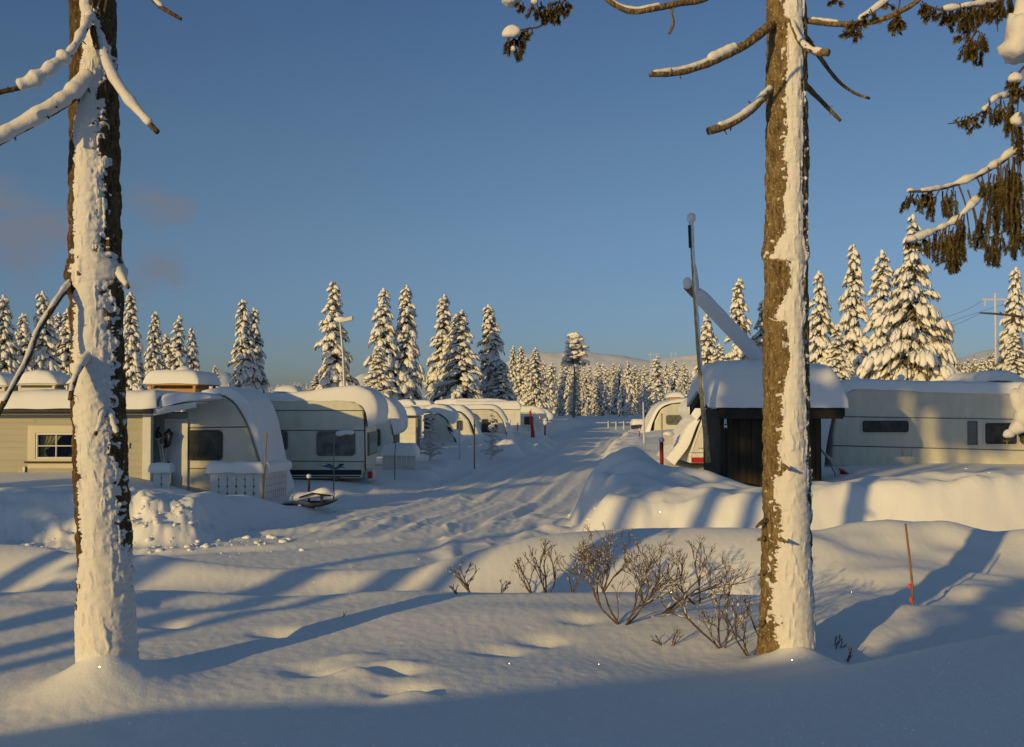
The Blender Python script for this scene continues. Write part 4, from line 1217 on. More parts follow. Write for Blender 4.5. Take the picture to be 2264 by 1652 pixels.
def roof_vent(parent, px0, px1, py0, py1, d, depth, mat, snow_t, seed, knob=None, open_=True, bow=None):
    x0, x1, z0, z1 = WX(px0, d), WX(px1, d), WZ(py1, d), WZ(py0, d)
    b = MB()
    if open_:
        b.box(x0, x1, d, d + .03, z0, z0 + (z1 - z0) * .62)
        for x in (x0, x1 - .07): b.box(x, x + .07, d - .004, d + .05, z0, z1); b.box(x, x + .07, d + depth - .05, d + depth, z0, z1)
        b.box(x1 - .03, x1, d + .03, d + depth, z0, z0 + (z1 - z0) * .62); b.box(x0, x0 + .03, d + .03, d + depth, z0, z0 + (z1 - z0) * .62)
        b.box(x0 - .06, x1 + .06, d - .05, d + depth + .05, z1, z1 + .04)
        b.box(x0 + .12, x1 - .12, d + .3, d + depth - .2, z0, z1)
    else:
        b.box(x0, x1, d, d + depth, z0, z1)
    v = b.build('roof_vent', mat, parent, None, 0.006)
    b = MB()
    p = [(x0 - .12, z1 + .04), ((x0 + x1) / 2, z1 + .05), (x1 + .12, z1 + .04)]
    snow_slab(b, p, d, d + depth, snow_t, .2, (True, True), 40, 24, .03, seed, True, .1)
    if knob:
        kx, kz, kr, kh = WX(knob[0], d), WZ(knob[1], d), knob[2], knob[3]
        b.blob((kx, d + depth / 2, kz), kr, kr, kh, 9, 18, None, 0.02)
    b.build('snow_cap', M['snow'], v, 180)


roof_vent(root, 40, 121, 852, 866, 25.2, 1.0, M['hut_trim'], [.12, .3, .36, .3, .12], 11)
roof_vent(root, 158, 226, 852, 866, 25.4, 1.0, M['hut_trim'], [.12, .28, .33, .28, .12], 12)
roof_vent(root, 328, 432, 852, 872, 24.7, 1.7, M['raw_wood'], [.3, .33, .34, .34, .3], 13, knob=(382, 828, .26, .24))
roof_vent(root, -70, 10, 856, 868, 25.2, 1.0, M['hut_trim'], [.12, .3, .36, .3, .12], 14)
b = MB(); b.tube([(WX(141, 25), 25.2, 2.3), (WX(141, 25), 25.2, WZ(852, 25))], .05, 8); b.build('flue_pipe', M['metal'], root, 60)

# --- caravan 1, its rounded nose buried in snow
root = thing('caravan', 'old caravan with a rounded nose sheeted in snow, standing behind the white picket fence', 'caravan', (WX(500, D1), D1, 0.2))
DC = D1 + .02
prof = [(414, 1114), (414, 876), (470, 872), (496, 876), (520, 893), (540, 925), (556, 965), (572, 1015), (584, 1062), (588, 1090), (584, 1116)]
body(root, prof, DC, 2.3, M['greyivory'], .03)
caravan_window(root, 416, 490, 954, 1015, DC, DC, M['rubber'], M['pane'], .03, .07, depth=.035)
seams(root, [[(414, 946), (545, 944)], [(414, 1036), (574, 1034)]], DC, DC, w=.014)
arc = [(480, 872), (498, 876), (521, 894), (541, 926), (557, 966), (573, 1016), (585, 1063), (589, 1090)]
seams(root, [arc], DC, DC - .01, M['seam'], 'edge_strip', .017)
for k in range(5):
    seams(root, [[(414, 1078 + k * 7), (585, 1078 + k * 7)]], DC, DC, M['greyivory'], 'skirt_rib', .016)
roof_snow(root, [(440, 878), (480, 873), (500, 876), (522, 893), (543, 926), (559, 966), (575, 1016), (588, 1064), (594, 1100), (598, 1125)], DC + .03, 2.28, [.14, .16, .24, .26, .22, .17, .13, .10, .10, .16, .2], 21, (True, False), .10, name='nose_snow', over=.02, noise=.02, nu=110)

# --- caravan 2, long, with the wave mark
D2 = 27.5
root = thing('caravan', 'long ivory caravan with blue wave marks and a dark lower stripe', 'caravan', (WX(700, D2), D2, 0.25))
prof = [(430, 1058), (430, 885), (760, 885), (790, 892), (803, 905), (809, 950), (810, 1020), (800, 1058)]
body(root, prof, D2, 2.25, M['ivory'], .04)
for wpx in ((612, 634, 956, 992), (704, 783, 957, 1005), (480, 560, 957, 1005)):
    caravan_window(root, *wpx, D2, D2, M['seam'], M['pane_grey'], .04, .05)
b = MB(); snow_tube(b, [W(742, 961, D2 - .06), W(765, 958, D2 - .06), W(783, 958, D2 - .06)], [.05, .08, .07], .3, 1.0, .5, 3); b.build('window_snow', M['snow'], root, 180)
seams(root, [[(430, 951), (809, 952)], [(430, 1018), (808, 1021)], [(430, 907), (804, 908)]], D2, D2, w=.013)
seams(root, [[(806, 910), (808, 1040)]], D2, D2, M['rubber'], 'edge_strip', .018)
stripe(root, 430, 800, 1039, 1050, D2, D2, M['navy'], 'navy_band')
stripe(root, 430, 797, 1052.5, 1055, D2, D2, M['maroon'], 'maroon_line')
# the wave mark
def ribbon(root, pts, d, y, mat, name='wave_mark'):
    top = [W(x, yt, d) for x, yt, yb in pts]; bot = [W(x, yb, d) for x, yt, yb in pts]
    n = 30
    T = smooth_path(top, n); B_ = smooth_path(bot, n)
    P = np.stack([T, B_]); P[..., 1] = y
    b = MB(); b.grid(P[::-1]); return b.build(name, mat, root)
ribbon(root, [(704, 1027, 1028), (714, 1030, 1032), (724, 1027, 1034), (734, 1030, 1037), (744, 1036, 1038)], D2, D2 - .006, M['logo_blue'])
ribbon(root, [(722, 1025, 1026), (732, 1027, 1030), (742, 1034, 1037), (752, 1026, 1032), (761, 1026, 1027)], D2, D2 - .0075, M['logo_dark'])
ribbon(root, [(728, 1031, 1032), (740, 1037, 1040), (750, 1031, 1035), (757, 1031, 1034), (764, 1034, 1035)], D2, D2 - .009, M['logo_blue'])
caravan_window(root, 736, 752, 1053, 1060, D2, D2, M['seam'], M['seam'], .01, .04, 'locker_vent')
# front end wall window
def end_window(root, px0, y0, y1, pz0, pz1, x, mat=M['pane']):
    b = MB(); z0, z1 = pz0, pz1
    b.box(x - .01, x + .03, y0, y1, z0, z1)
    fr = b.build('front_window', M['seam'], root, None, .01)
    b = MB(); b.box(x + .03, x + .036, y0 + .07, y1 - .07, z0 + .07, z1 - .07); b.build('pane', mat, fr)
end_window(root, 0, D2 + .3, D2 + 2.0, WZ(1010, D2), WZ(958, D2), WX(811, D2), M['pane_grey'])
b = MB(); b.box(WX(804, D2) - .02, WX(824, D2), D2 + .2, D2 + .7, WZ(1058, D2), WZ(1040, D2)); b.build('gas_locker', M['greyivory'], root, None, .05)
b = MB(); cx_ = WX(818, D2); b.tube([(cx_, D2 + .1, WZ(1058, D2)), (cx_, D2 + .1, WZ(1046, D2)), (cx_, D2 + .1, WZ(1043, D2))], [.07, .07, .03], 10); b.build('gas_bottle', M['red'], root, 50)
roof_snow(root, [(430, 888), (600, 887), (760, 887), (792, 893), (808, 908), (815, 945)], D2 + .02, 2.3, [.20, .22, .24, .22, .24, .30, .42, .46, .22], 31, (True, True), .16, noise=.035, nu=120, over=.04)
b = MB(); snow_slab(b, PXZ([(585, 868), (615, 866), (645, 868)], D2), D2 + .9, D2 + 1.7, .2, .3, (True, True), 30, 20, .02, 33); b.build('roof_hatch_snow', M['snow'], root, 180)

# --- caravan 3, only its nose shows
D3 = 33.0
root = thing('caravan', 'snow hooded caravan nose right behind the caravan with wave marks', 'caravan', (WX(840, D3), D3, .3))
body(root, [(690, 1010), (690, 906), (838, 906), (856, 915), (864, 935), (868, 975), (862, 1010)], D3, 2.2, M['white'], .05)
end_window(root, 0, D3 + .3, D3 + 1.9, WZ(985, D3), WZ(952, D3), WX(868, D3))
caravan_window(root, 800, 840, 950, 985, D3, D3, M['seam'], M['pane'], .03)
roof_snow(root, [(690, 908), (800, 908), (838, 908), (856, 917), (866, 938), (872, 962)], D3, 2.3, [.22, .24, .26, .32, .40, .46, .36, .2], 41, (True, True), .2, noise=.04, nu=90)


# --- far row on the left
def simple_caravan(label, d, prof, windows, snow_path, snow_t, mat, depth=2.3, seams_=(), seed=1, snow_ends=(True, True), name='caravan', extra=None):
    root = thing(name, label, 'caravan' if name == 'caravan' else name.replace('_', ' '), (WX(sum(p[0] for p in prof) / len(prof), d), d, .3))
    body(root, prof, d, depth, mat, .05)
    for w in windows: caravan_window(root, *w, d, d, M['seam'], M['pane'], .04, .06)
    if seams_: seams(root, seams_, d, d, w=.015)
    roof_snow(root, snow_path, d, depth + .02, snow_t, seed, snow_ends, .2, noise=.04, nu=80)
    return root


D4 = 39.0
root = thing('caravan_annexe', 'white boarded annexe with a dark eaves line behind the frosted sapling', 'annexe', (WX(890, D4), D4, .3))
b = MB(); x0, x1 = WX(780, D4), WX(919, D4); siding(b, x0, x1, .2, WZ(921, D4), D4, .2, .03); b.box(x0, x1, D4 + .015, D4 + 2.6, .2, WZ(921, D4)); b.build('wall', M['white'], root)
b = MB(); b.box(x0, x1 + .15, D4 - .2, D4 + .01, WZ(922, D4), WZ(919, D4)); b.build('eaves_board', M['rubber'], root)
b = MB(); b.tube([(x1 + .08, D4 - .1, .3), (x1 + .08, D4 - .1, WZ(921, D4))], .05, 6); b.build('downpipe', M['seam'], root)
b = MB(); b.box(x1 + .004, x1 + .05, D4 + .5, D4 + 1.3, .5, WZ(928, D4)); b.build('door', M['seam'], root, None, .01)
roof_snow(root, [(780, 920), (860, 919), (922, 919)], D4 - .2, 3.0, .33, 51, (True, True), .25)
for (a, c, yt, yb, l) in ((833, 856, 899, 905, 1), (884, 913, 899, 907, 2)):
    roof_vent(root, a + 4, c - 4, yt - 2, yb, D4 + .8, .9, M['white'], [.16, .2, .2, .16], 52 + l, open_=False)
r_ = simple_caravan('motorhome with a snow hood over its cab windscreen, beside the white boarded annexe', 42.0, [(937, 992), (937, 917), (966, 914), (985, 926), (992, 944), (1003, 962), (1007, 985), (1000, 992)], [(940, 958, 922, 950)], [(925, 914), (965, 913), (985, 922), (1000, 938)], [.25, .28, .35, .4, .42, .3], M['ivory'], 2.2, seed=61, name='motorhome')
b = MB(); d = 41.98; b.prism(PXZ([(988, 943), (996, 944), (1006, 962), (994, 958)], d), d - .01, d + .004); b.build('cab_window', M['pane'], r_)
roof_snow(r_, [(994, 954), (1004, 964), (1012, 980), (1016, 994)], 42.0, 2.2, [.12, .18, .2, .25], 62, name='bonnet_snow')
b = MB(); b.box(WX(985, d), WX(1000, d), d - .03, d + .002, WZ(990, d), WZ(984, d)); b.build('wheel_arch', M['rubber'], r_)
simple_caravan('cream caravan with a bright edge strip curving down its nose', 47.0, [(900, 985), (900, 911), (1005, 910), (1022, 914), (1036, 930), (1046, 960), (1050, 985)], [(1011, 1021, 931, 951)], [(900, 909), (1000, 908), (1022, 911), (1040, 930), (1052, 960), (1058, 985)], [.22, .24, .25, .28, .24, .2, .18], M['ivory'], 2.2, [[(985, 925), (1018, 925)]], 71)
seams(bpy.data.objects['caravan.003'], [[(995, 914), (1018, 915), (1032, 930), (1042, 955)]], 47, 46.98, M['white'], 'edge_strip', .05)
simple_caravan('smooth nosed cream caravan with a big dark window by a frosted sapling', 53.0, [(960, 980), (960, 907), (1080, 906), (1098, 912), (1112, 932), (1120, 960), (1122, 980)], [(1066, 1098, 928, 960)], [(960, 906), (1075, 905), (1098, 909), (1116, 932), (1126, 960), (1130, 978)], [.2, .22, .24, .26, .22, .18, .15], M['ivory'], 2.2, (), 81)
root = thing('caravan_annexe', 'tall box shaped white annexe at the far end of the left caravan row', 'annexe', (WX(1110, 60), 60, .3))
b = MB(); b.box(WX(1000, 60), WX(1151, 60), 60, 62.6, .2, WZ(906, 60)); b.build('wall', M['white'], root, None, .03)
roof_snow(root, [(1000, 905), (1080, 905), (1153, 905)], 59.9, 2.9, .5, 91, (True, True), .25)
b = MB(); b.box(WX(1143, 60), WX(1145, 60), 59.97, 60.0, WZ(985, 60), WZ(935, 60)); b.build('downpipe', M['seam'], root)
for q, (a, c, yy, dd) in enumerate(((830, 1000, 902, 57), (905, 935, 898, 56))):
    pass
simple_caravan('low caravan half drifted over behind the white boarded annexe roof', 50.0, [(810, 960), (810, 899), (950, 899), (960, 905), (962, 960)], [], [(808, 898), (880, 897), (955, 898)], .28, M['white'], 2.2, (), 101)
simple_caravan('long caravan roof under smooth snow behind the cream caravans', 66.0, [(960, 960), (960, 897), (1120, 896), (1128, 905), (1130, 960)], [], [(958, 896), (1040, 895), (1124, 895)], [.3, .42, .4, .42, .3], M['white'], 2.2, (), 111)
simple_caravan('small shaded caravan beyond the tall box annexe, next to the furled red parasol', 66.0, [(1150, 965), (1150, 912), (1180, 911), (1192, 918), (1196, 965)], [(1160, 1178, 922, 938)], [(1150, 912), (1178, 911), (1194, 918), (1198, 928)], .4, M['white'], 2.2, (), 121)
simple_caravan('last small caravan of the left row with a dark window', 76.0, [(1175, 962), (1175, 918), (1198, 917), (1208, 922), (1211, 962)], [(1188, 1198, 928, 940)], [(1172, 918), (1198, 916), (1210, 922), (1213, 930)], .45, M['ivory'], 2.2, (), 131)

# ------------------------------------------------------------------ right hand side
D5 = 26.0
root = thing('caravan', 'long pale grey caravan with narrow dark windows, dappled by tree shade on the right', 'caravan', (WX(2080, D5), D5, .6))
prof = [(1838, 1040), (1842, 960), (1852, 900), (1870, 866), (1900, 856), (2560, 880), (2560, 1060), (1850, 1050)]
body(root, prof, D5, 2.3, M['greyivory'], .05)
caravan_window(root, 1906, 2006, 931, 955, D5, D5, M['greyivory'], M['pane'], .05, .05)
caravan_window(root, 2177, 2244, 936, 981, D5, D5, M['greyivory'], M['pane'], .05, .05)
for w in ((1906, 2006, 931, 955), (2177, 2244, 936, 981)): caravan_window(root, w[0] + 1, w[1] - 1, w[2] + 1, w[3] - 1, D5, D5 - .02, M['rubber'], M['pane'], .02, .04, 'inner_seal')
b = MB(); x0, x1, z0, z1 = WX(2138, D5), WX(2160, D5), WZ(984, D5), WZ(931, D5)
b.ring([(x0, z0), (x1, z0), (x1, z1), (x0, z1)], [(x0 + .025, z0 + .025), (x1 - .025, z0 + .025), (x1 - .025, z1 - .025), (x0 + .025, z1 - .025)], D5 - .025, D5 + .01)
for k in range(11):
    z = z0 + .05 + k * (z1 - z0 - .1) / 10
    b.add([(x0 + .03, D5 - .02, z - .02), (x1 - .03, D5 - .02, z - .02), (x1 - .03, D5 - .003, z + .022), (x0 + .03, D5 - .003, z + .022)], [(0, 1, 2, 3)])
b.build('vent_grille', M['seam'], root)
for px in (1997, 2017):
    x, z0, z1 = WX(px, D5), WZ(1017, D5), WZ(993, D5)
    b = MB(); b.prism([(x - .04, z0), (x + .04, z0), (x + .04, z1 - .03), (x + .025, z1), (x - .025, z1), (x - .04, z1 - .03)], D5 - .03, D5 + .005); b.build('hatch', M['greyivory'], root, None, .008)
seams(root, [[(1845, 921), (2560, 932)], [(1836, 985), (2560, 1004)], [(1850, 1030), (2560, 1052)]], D5, D5, w=.014)
roof_snow(root, [(1862, 874), (1880, 864), (1920, 861), (2250, 873), (2560, 884)], D5 - .04, 2.4, [.26, .28, .28, .30, .32, .32, .32, .32], 141, (True, True), .18, noise=.04, nu=120, over=.03)
roof_snow(root, [(1818, 1048), (1824, 990), (1836, 930), (1850, 885), (1872, 866)], D5 - .02, 2.3, [.5, .35, .28, .25, .22], 142, (False, True), .2, name='nose_snow', nu=80)
b = MB(); b.tube([W(1992, 850, D5 + 1), W(1992, 838, D5 + 1)], .06, 10); vp = b.build('flue_pipe', M['metal'], root, 50)
b = MB(); c = W(1992, 835, D5 + 1); b.blob(c, .1, .1, .09, 7, 12, None, .03); b.build('snow_cap', M['snow'], vp, 180)
b = MB(); c = W(1892, 845, D5 + 1.6); b.blob(c, .17, .17, .16, 7, 12, None, .04); b.build('roof_snow_lump', M['snow'], root, 180)

root = thing('caravan', 'caravan hidden behind the long grey one, its snow heaped roof hatch showing', 'caravan', (WX(2210, 32), 32, .6))
body(root, [(2080, 1000), (2080, 864), (2400, 864), (2400, 1000)], 32, 2.2, M['white'], .05)
roof_snow(root, [(2060, 862), (2150, 858), (2185, 842), (2235, 842), (2270, 856), (2400, 860)], 32, 2.3, [.2, .22, .3, .3, .25, .2], 151, noise=.04, nu=90)

# caravan with the red lower stripe behind the shed
D6 = 30.0
root = thing('caravan', 'white caravan with a red lower stripe behind the black shed, snow piled up its nose', 'caravan', (WX(1580, D6), D6, .4))
prof = [(1522, 1024), (1524, 1004), (1540, 960), (1552, 925), (1566, 908), (1590, 904), (1760, 904), (1760, 1026)]
body(root, prof, D6, 2.2, M['white'], .05)
stripe(root, 1528, 1750, 1011.5, 1023, D6, D6, M['red'], 'red_band')
seams(root, [[(1526, 1001), (1750, 1003)], [(1556, 926), (1750, 927)]], D6, D6, w=.012)
seams(root, [[(1527, 1012), (1532, 992), (1543, 960), (1556, 930)]], D6, D6, M['white'], 'edge_strip', .012)
caravan_window(root, 1579, 1640, 939, 970, D6, D6, M['seam'], M['pane'], .04, .06)
b = MB()
sp = [(1544, 992), (1549, 990.5), (1552, 992.5), (1555, 990), (1558, 993), (1561, 991), (1560, 994), (1564, 990.5), (1567, 992.5), (1571, 991), (1575, 992.5), (1578, 991)]
P = smooth_path([W(x, y, D6 - .01) for x, y in sp], 60); b.tube([Vector(p) for p in P], .009, 5); b.build('script_mark', M['seam'], root)
roof_snow(root, [(1490, 1028), (1508, 1005), (1524, 980), (1538, 945), (1546, 928)], D6 + .0, 2.2, [.3, .28, .3, .26, .12], 161, (False, True), .2, name='nose_snow', nu=70, noise=.06)
roof_snow(root, [(1540, 930), (1550, 917), (1568, 907), (1620, 904), (1760, 904)], D6 - .05, 2.3, [.42, .45, .42, .35, .3, .3], 162, (True, True), .3, nu=90, noise=.05)
b = MB(); z0, z1 = WZ(952, D6), WZ(941, D6); b.box(WX(1533, D6), WX(1548, D6), D6 + .3, D6 + 1.8, z0, z1); b.build('front_window', M['pane'], root, None, .02)

# camper beyond it
D7 = 52.0
root = thing('caravan', 'cream camper with an olive window and timber roof box beyond the red striped caravan', 'caravan', (WX(1500, D7), D7, .4))
prof = [(1446, 960), (1448, 930), (1462, 904), (1486, 894), (1540, 890), (1640, 890), (1640, 960)]
body(root, prof, D7, 2.2, M['ivory'], .06)
caravan_window(root, 1474.5, 1504, 920, 937, D7, D7, M['seam'], M['pane_grey'], .06, .08)
caravan_window(root, 1519, 1526, 900, 913, D7, D7, M['seam'], M['pane_grey'], .05, .05)
caravan_window(root, 1534, 1548, 898, 916, D7, D7, M['raw_wood'], M['pane_grey'], .05, .05)
roof_snow(root, [(1434, 962), (1444, 930), (1460, 903), (1486, 892), (1540, 888), (1640, 887)], D7 - .05, 2.3, [.2, .15, .15, .2, .24, .24, .25], 171, (False, True), .2, nu=90)
roof_vent(root, 1480, 1508, 880, 889, D7 + .8, .9, M['raw_wood'], [.18, .24, .24, .2], 172, open_=False)

# --- the black shed
D8 = 22.0
root = thing('shed', 'small black brown timber shed with a huge snow cap beside the right hand trunk', 'shed', (WX(1700, D8), D8, .7))
def plank_wall(mb, x0, x1, z0, z1, y, w=.14):
    x = x0; k = 0
    while x < x1 - .01:
        xe = min(x + w, x1); o = .022 if k % 2 else 0
        mb.box(x + .003, xe - .003, y - o - .02, y + .02, z0, z1)
        x = xe; k += 1
b = MB()
x0, x1 = WX(1591, D8), WX(1814, D8); zt = WZ(922, D8)
plank_wall(b, x0, x1, .1, zt, D8)
b.box(x0, x0 + .04, D8 + .021, D8 + 1.9, .1, zt); b.box(x1 - .04, x1, D8 + .021, D8 + 1.9, .1, zt); b.box(x0 + .04, x1 - .04, D8 + 1.86, D8 + 1.9, .1, zt)
zr = WZ(880, D8)
for xx in (x0, x1 - .04):
    b.add([(xx, D8, zt), (xx, D8 + 1.9, zt), (xx, D8 + .95, zr), (xx + .04, D8, zt), (xx + .04, D8 + 1.9, zt), (xx + .04, D8 + .95, zr)], [(0, 1, 2), (5, 4, 3), (0, 2, 5, 3), (1, 4, 5, 2)])
b.build('wall', M['shed'], root)
xr0, xr1 = WX(1568, D8), WX(1853, D8)
b = MB()
zf0, zf1 = WZ(926, D8 - .3), WZ(905, D8 - .3)
b.box(xr0 + .12, xr1, D8 - .34, D8 - .30, zf0, zf1); b.build('fascia', M['shed_trim'], root, None, .004)
b = MB()
for yy0, yy1 in ((D8 - .36, D8 + .95), (D8 + 2.26, D8 + .95)):
    b.add([(xr0, yy0, zf1), (xr1, yy0, zf1), (xr1, yy1, zr + .12), (xr0, yy1, zr + .12), (xr0, yy0, zf1 + .05), (xr1, yy0, zf1 + .05), (xr1, yy1, zr + .17), (xr0, yy1, zr + .17)],
          [(0, 1, 2, 3), (7, 6, 5, 4), (0, 4, 5, 1), (1, 5, 6, 2), (2, 6, 7, 3), (3, 7, 4, 0)])
b.build('roof', M['shed_trim'], root)
for xx in (xr0 - .03, xr1):
    b = MB()
    b.add([(xx, D8 - .36, zf1 - .16), (xx, D8 + .95, zr + .0), (xx, D8 + .95, zr + .19), (xx, D8 - .36, zf1 + .07), (xx + .03, D8 - .36, zf1 - .16), (xx + .03, D8 + .95, zr + .0), (xx + .03, D8 + .95, zr + .19), (xx + .03, D8 - .36, zf1 + .07)],
          [(3, 2, 1, 0), (4, 5, 6, 7), (0, 1, 5, 4), (2, 3, 7, 6), (1, 2, 6, 5), (3, 0, 4, 7)])
    b.add([(xx, D8 + 2.26, zf1 - .16), (xx, D8 + .95, zr + .0), (xx, D8 + .95, zr + .19), (xx, D8 + 2.26, zf1 + .07), (xx + .03, D8 + 2.26, zf1 - .16), (xx + .03, D8 + .95, zr + .0), (xx + .03, D8 + .95, zr + .19), (xx + .03, D8 + 2.26, zf1 + .07)],
          [(0, 1, 2, 3), (7, 6, 5, 4), (4, 5, 1, 0), (6, 7, 3, 2), (5, 6, 2, 1), (7, 4, 0, 3)])
    b.build('barge_board', M['shed_trim'], root)
# deep snow cap, rounded like a loaf, following the roof pitch across
nu, nv = 90, 60
P = np.zeros((nu, nv, 3))
us = 0.5 - 0.5 * np.cos(np.linspace(0, math.pi, nu)); us = .5 * us + .5 * np.linspace(0, 1, nu)
vs = 0.5 - 0.5 * np.cos(np.linspace(0, math.pi, nv)); vs = .6 * vs + .4 * np.linspace(0, 1, nv)
xs = (xr0 - .10) + us * (xr1 - xr0 + .2); ys = (D8 - .42) + vs * 2.74
def rounded(dist, r): return np.sqrt(np.clip(1 - (1 - np.clip(dist / r, 0, 1)) ** 2, 0, 1))
ex = rounded(xs - xs[0], .5) * rounded(xs[-1] - xs, .42); ey = rounded(ys - ys[0], .55) * rounded(ys[-1] - ys, .6)
base = (zf1 + .05) + (zr + .12 - zf1) * (1 - np.abs(ys - (D8 + .95)) / 1.31)
topz = WZ(806, D8) + 0.05
fall = np.interp(xs, [xs[0], xs[0] + .9, xs[0] + 1.6, xs[-1] - .5, xs[-1]], [0.0, .06, .02, -.04, -.1])
Ht = (topz + fall[:, None] - base[None, :])
P[..., 0] = xs[:, None]; P[..., 1] = ys[None, :]
P[..., 2] = base[None, :] + Ht * (ex[:, None] * ey[None, :]) ** .8
P[..., 2] += .04 * n3(P * 1.8, 171) * ey[None, :] * ex[:, None] + (.02 * n2(xs * 3, xs * 0, 5))[:, None]
w_ = (P[..., 2] - base[None, :]) / Ht.max()
P[..., 1] += np.where(ys[None, :] < D8 + .95, -1, 1) * (.05 * n3(P * np.array([1.2, 1, 5]), 173) + .06 * np.sin(np.clip(w_, 0, 1) * math.pi)) * (1 - ey[None, :])
b = MB(); b.grid(P); B2 = P.copy(); B2[..., 2] = base[None, :] - .004; B2[0, :, 2] = P[0, :, 2]; B2[-1, :, 2] = P[-1, :, 2]; B2[:, 0] = P[:, 0]; B2[:, -1] = P[:, -1]; b.grid(B2[::-1]); b.build('roof_snow', M['snow'], root, 180)
b = MB(); b.box(WX(1565, D8), WX(1576, D8), D8 - .40, D8 - .37, WZ(904, D8), WZ(889, D8)); pl = b.build('number_plate', M['plate'], root, None, .004)
tc = bpy.data.curves.new('plate_number', 'FONT'); tc.body = '69'; tc.size = .12; tc.extrude = .003; tc.align_x = 'CENTER'
to = bpy.data.objects.new('plate_number', tc); COL.objects.link(to); tc.materials.append(M['seam']); to.parent = pl
to.location = Vector((WX(1570.5, D8), D8 - .402, WZ(901, D8))) - root.location; to.rotation_euler = (R(90), 0, 0)
b = MB(); hx, hz = WX(1601.5, D8), WZ(935, D8); b.box(hx - .03, hx + .03, D8 - .09, D8 - .045, hz - .12, hz + .12); b.blob((hx + .01, D8 - .09, hz - .07), .05, .05, .05, 6, 9); b.build('wall_hook', M['chrome'], root, 40)

# tall thin pole leaning in front of the shed, snow stuck along it
root = thing('leaning_pole', 'tall thin wooden pole leaning left past the black shed, crusted with snow', 'pole', tuple(W(1566, 1018, 21.4)))
Pp = [(1566, 1022, 21.4), (1560, 960, 21.3), (1553, 890, 21.2), (1546, 800, 21.0), (1538, 690, 20.9), (1531, 580, 20.8), (1526, 492, 20.8)]
b = MB(); P = smooth_path([W(*p) for p in Pp], 60); b.tube([Vector(p) for p in P], list(np.linspace(.060, .024, 60)), 10, rough=.12, seed=4)
for i in (6, 13, 22): b.tube([Vector(P[i]), Vector(P[i]) + Vector((0, 0, .05))], [.066 - i * .0006] * 2, 10)
pole = b.build('shaft', M['bamboo'], root, 180)
b = MB(); P2 = P[14:].copy(); P2[:, 0] += .022; P2[:, 1] += .0
b.tube([Vector(p) for p in P2], list(.040 * (1 + .3 * n2(np.arange(46) * .4, np.zeros(46), 3))), 8, rough=.2)
c = W(1527, 482, 20.8); b.blob(c + Vector((.015, 0, .0)), .10, .10, .11, 7, 12, None, .06); b.build('pole_snow', M['snow'], root, 180)
b = MB(); b.tube([W(1524, 498, 20.75), W(1526, 548, 20.75)], .03, 6); b.build('clip', M['black'], root)

# thick slanting beam loaded with snow
root = thing('slanting_beam', 'thick slanting beam under a roll of snow, rising behind the black shed', 'beam', tuple(W(1700, 815, 24.2)))
a_, c_ = W(1519, 634, 21.5), W(1712, 838, 24.4)
b = MB(); b.tube([a_, a_.lerp(c_, .5), c_], [.085, .075, .075], 12); b.build('log', M['stick'], root, 60)
b = MB(); k = 40; off = Vector((.03, -.04, .055))
pts = [a_.lerp(c_, t) + off * (1 if t > .1 else t * 10) for t in np.linspace(0.07, 1.0, k)]
rr = np.interp(np.linspace(0, 1, k), [0, .03, .08, 1], [.10, .155, .175, .185])
b.tube(pts, list(rr), 16, flat=.9, rough=.03, seed=7)
b.blob(a_ + Vector((0, -.05, .07)), .10, .11, .13, 8, 14, None, .02)
b.tube([a_.lerp(c_, .06) + off * .6, a_.lerp(c_, .075) + Vector((.03, 0, .36)), W(1536, 588, 20.9)], [.13, .06, .03], 10)
b.build('beam_snow', M['snow'], root, 180)

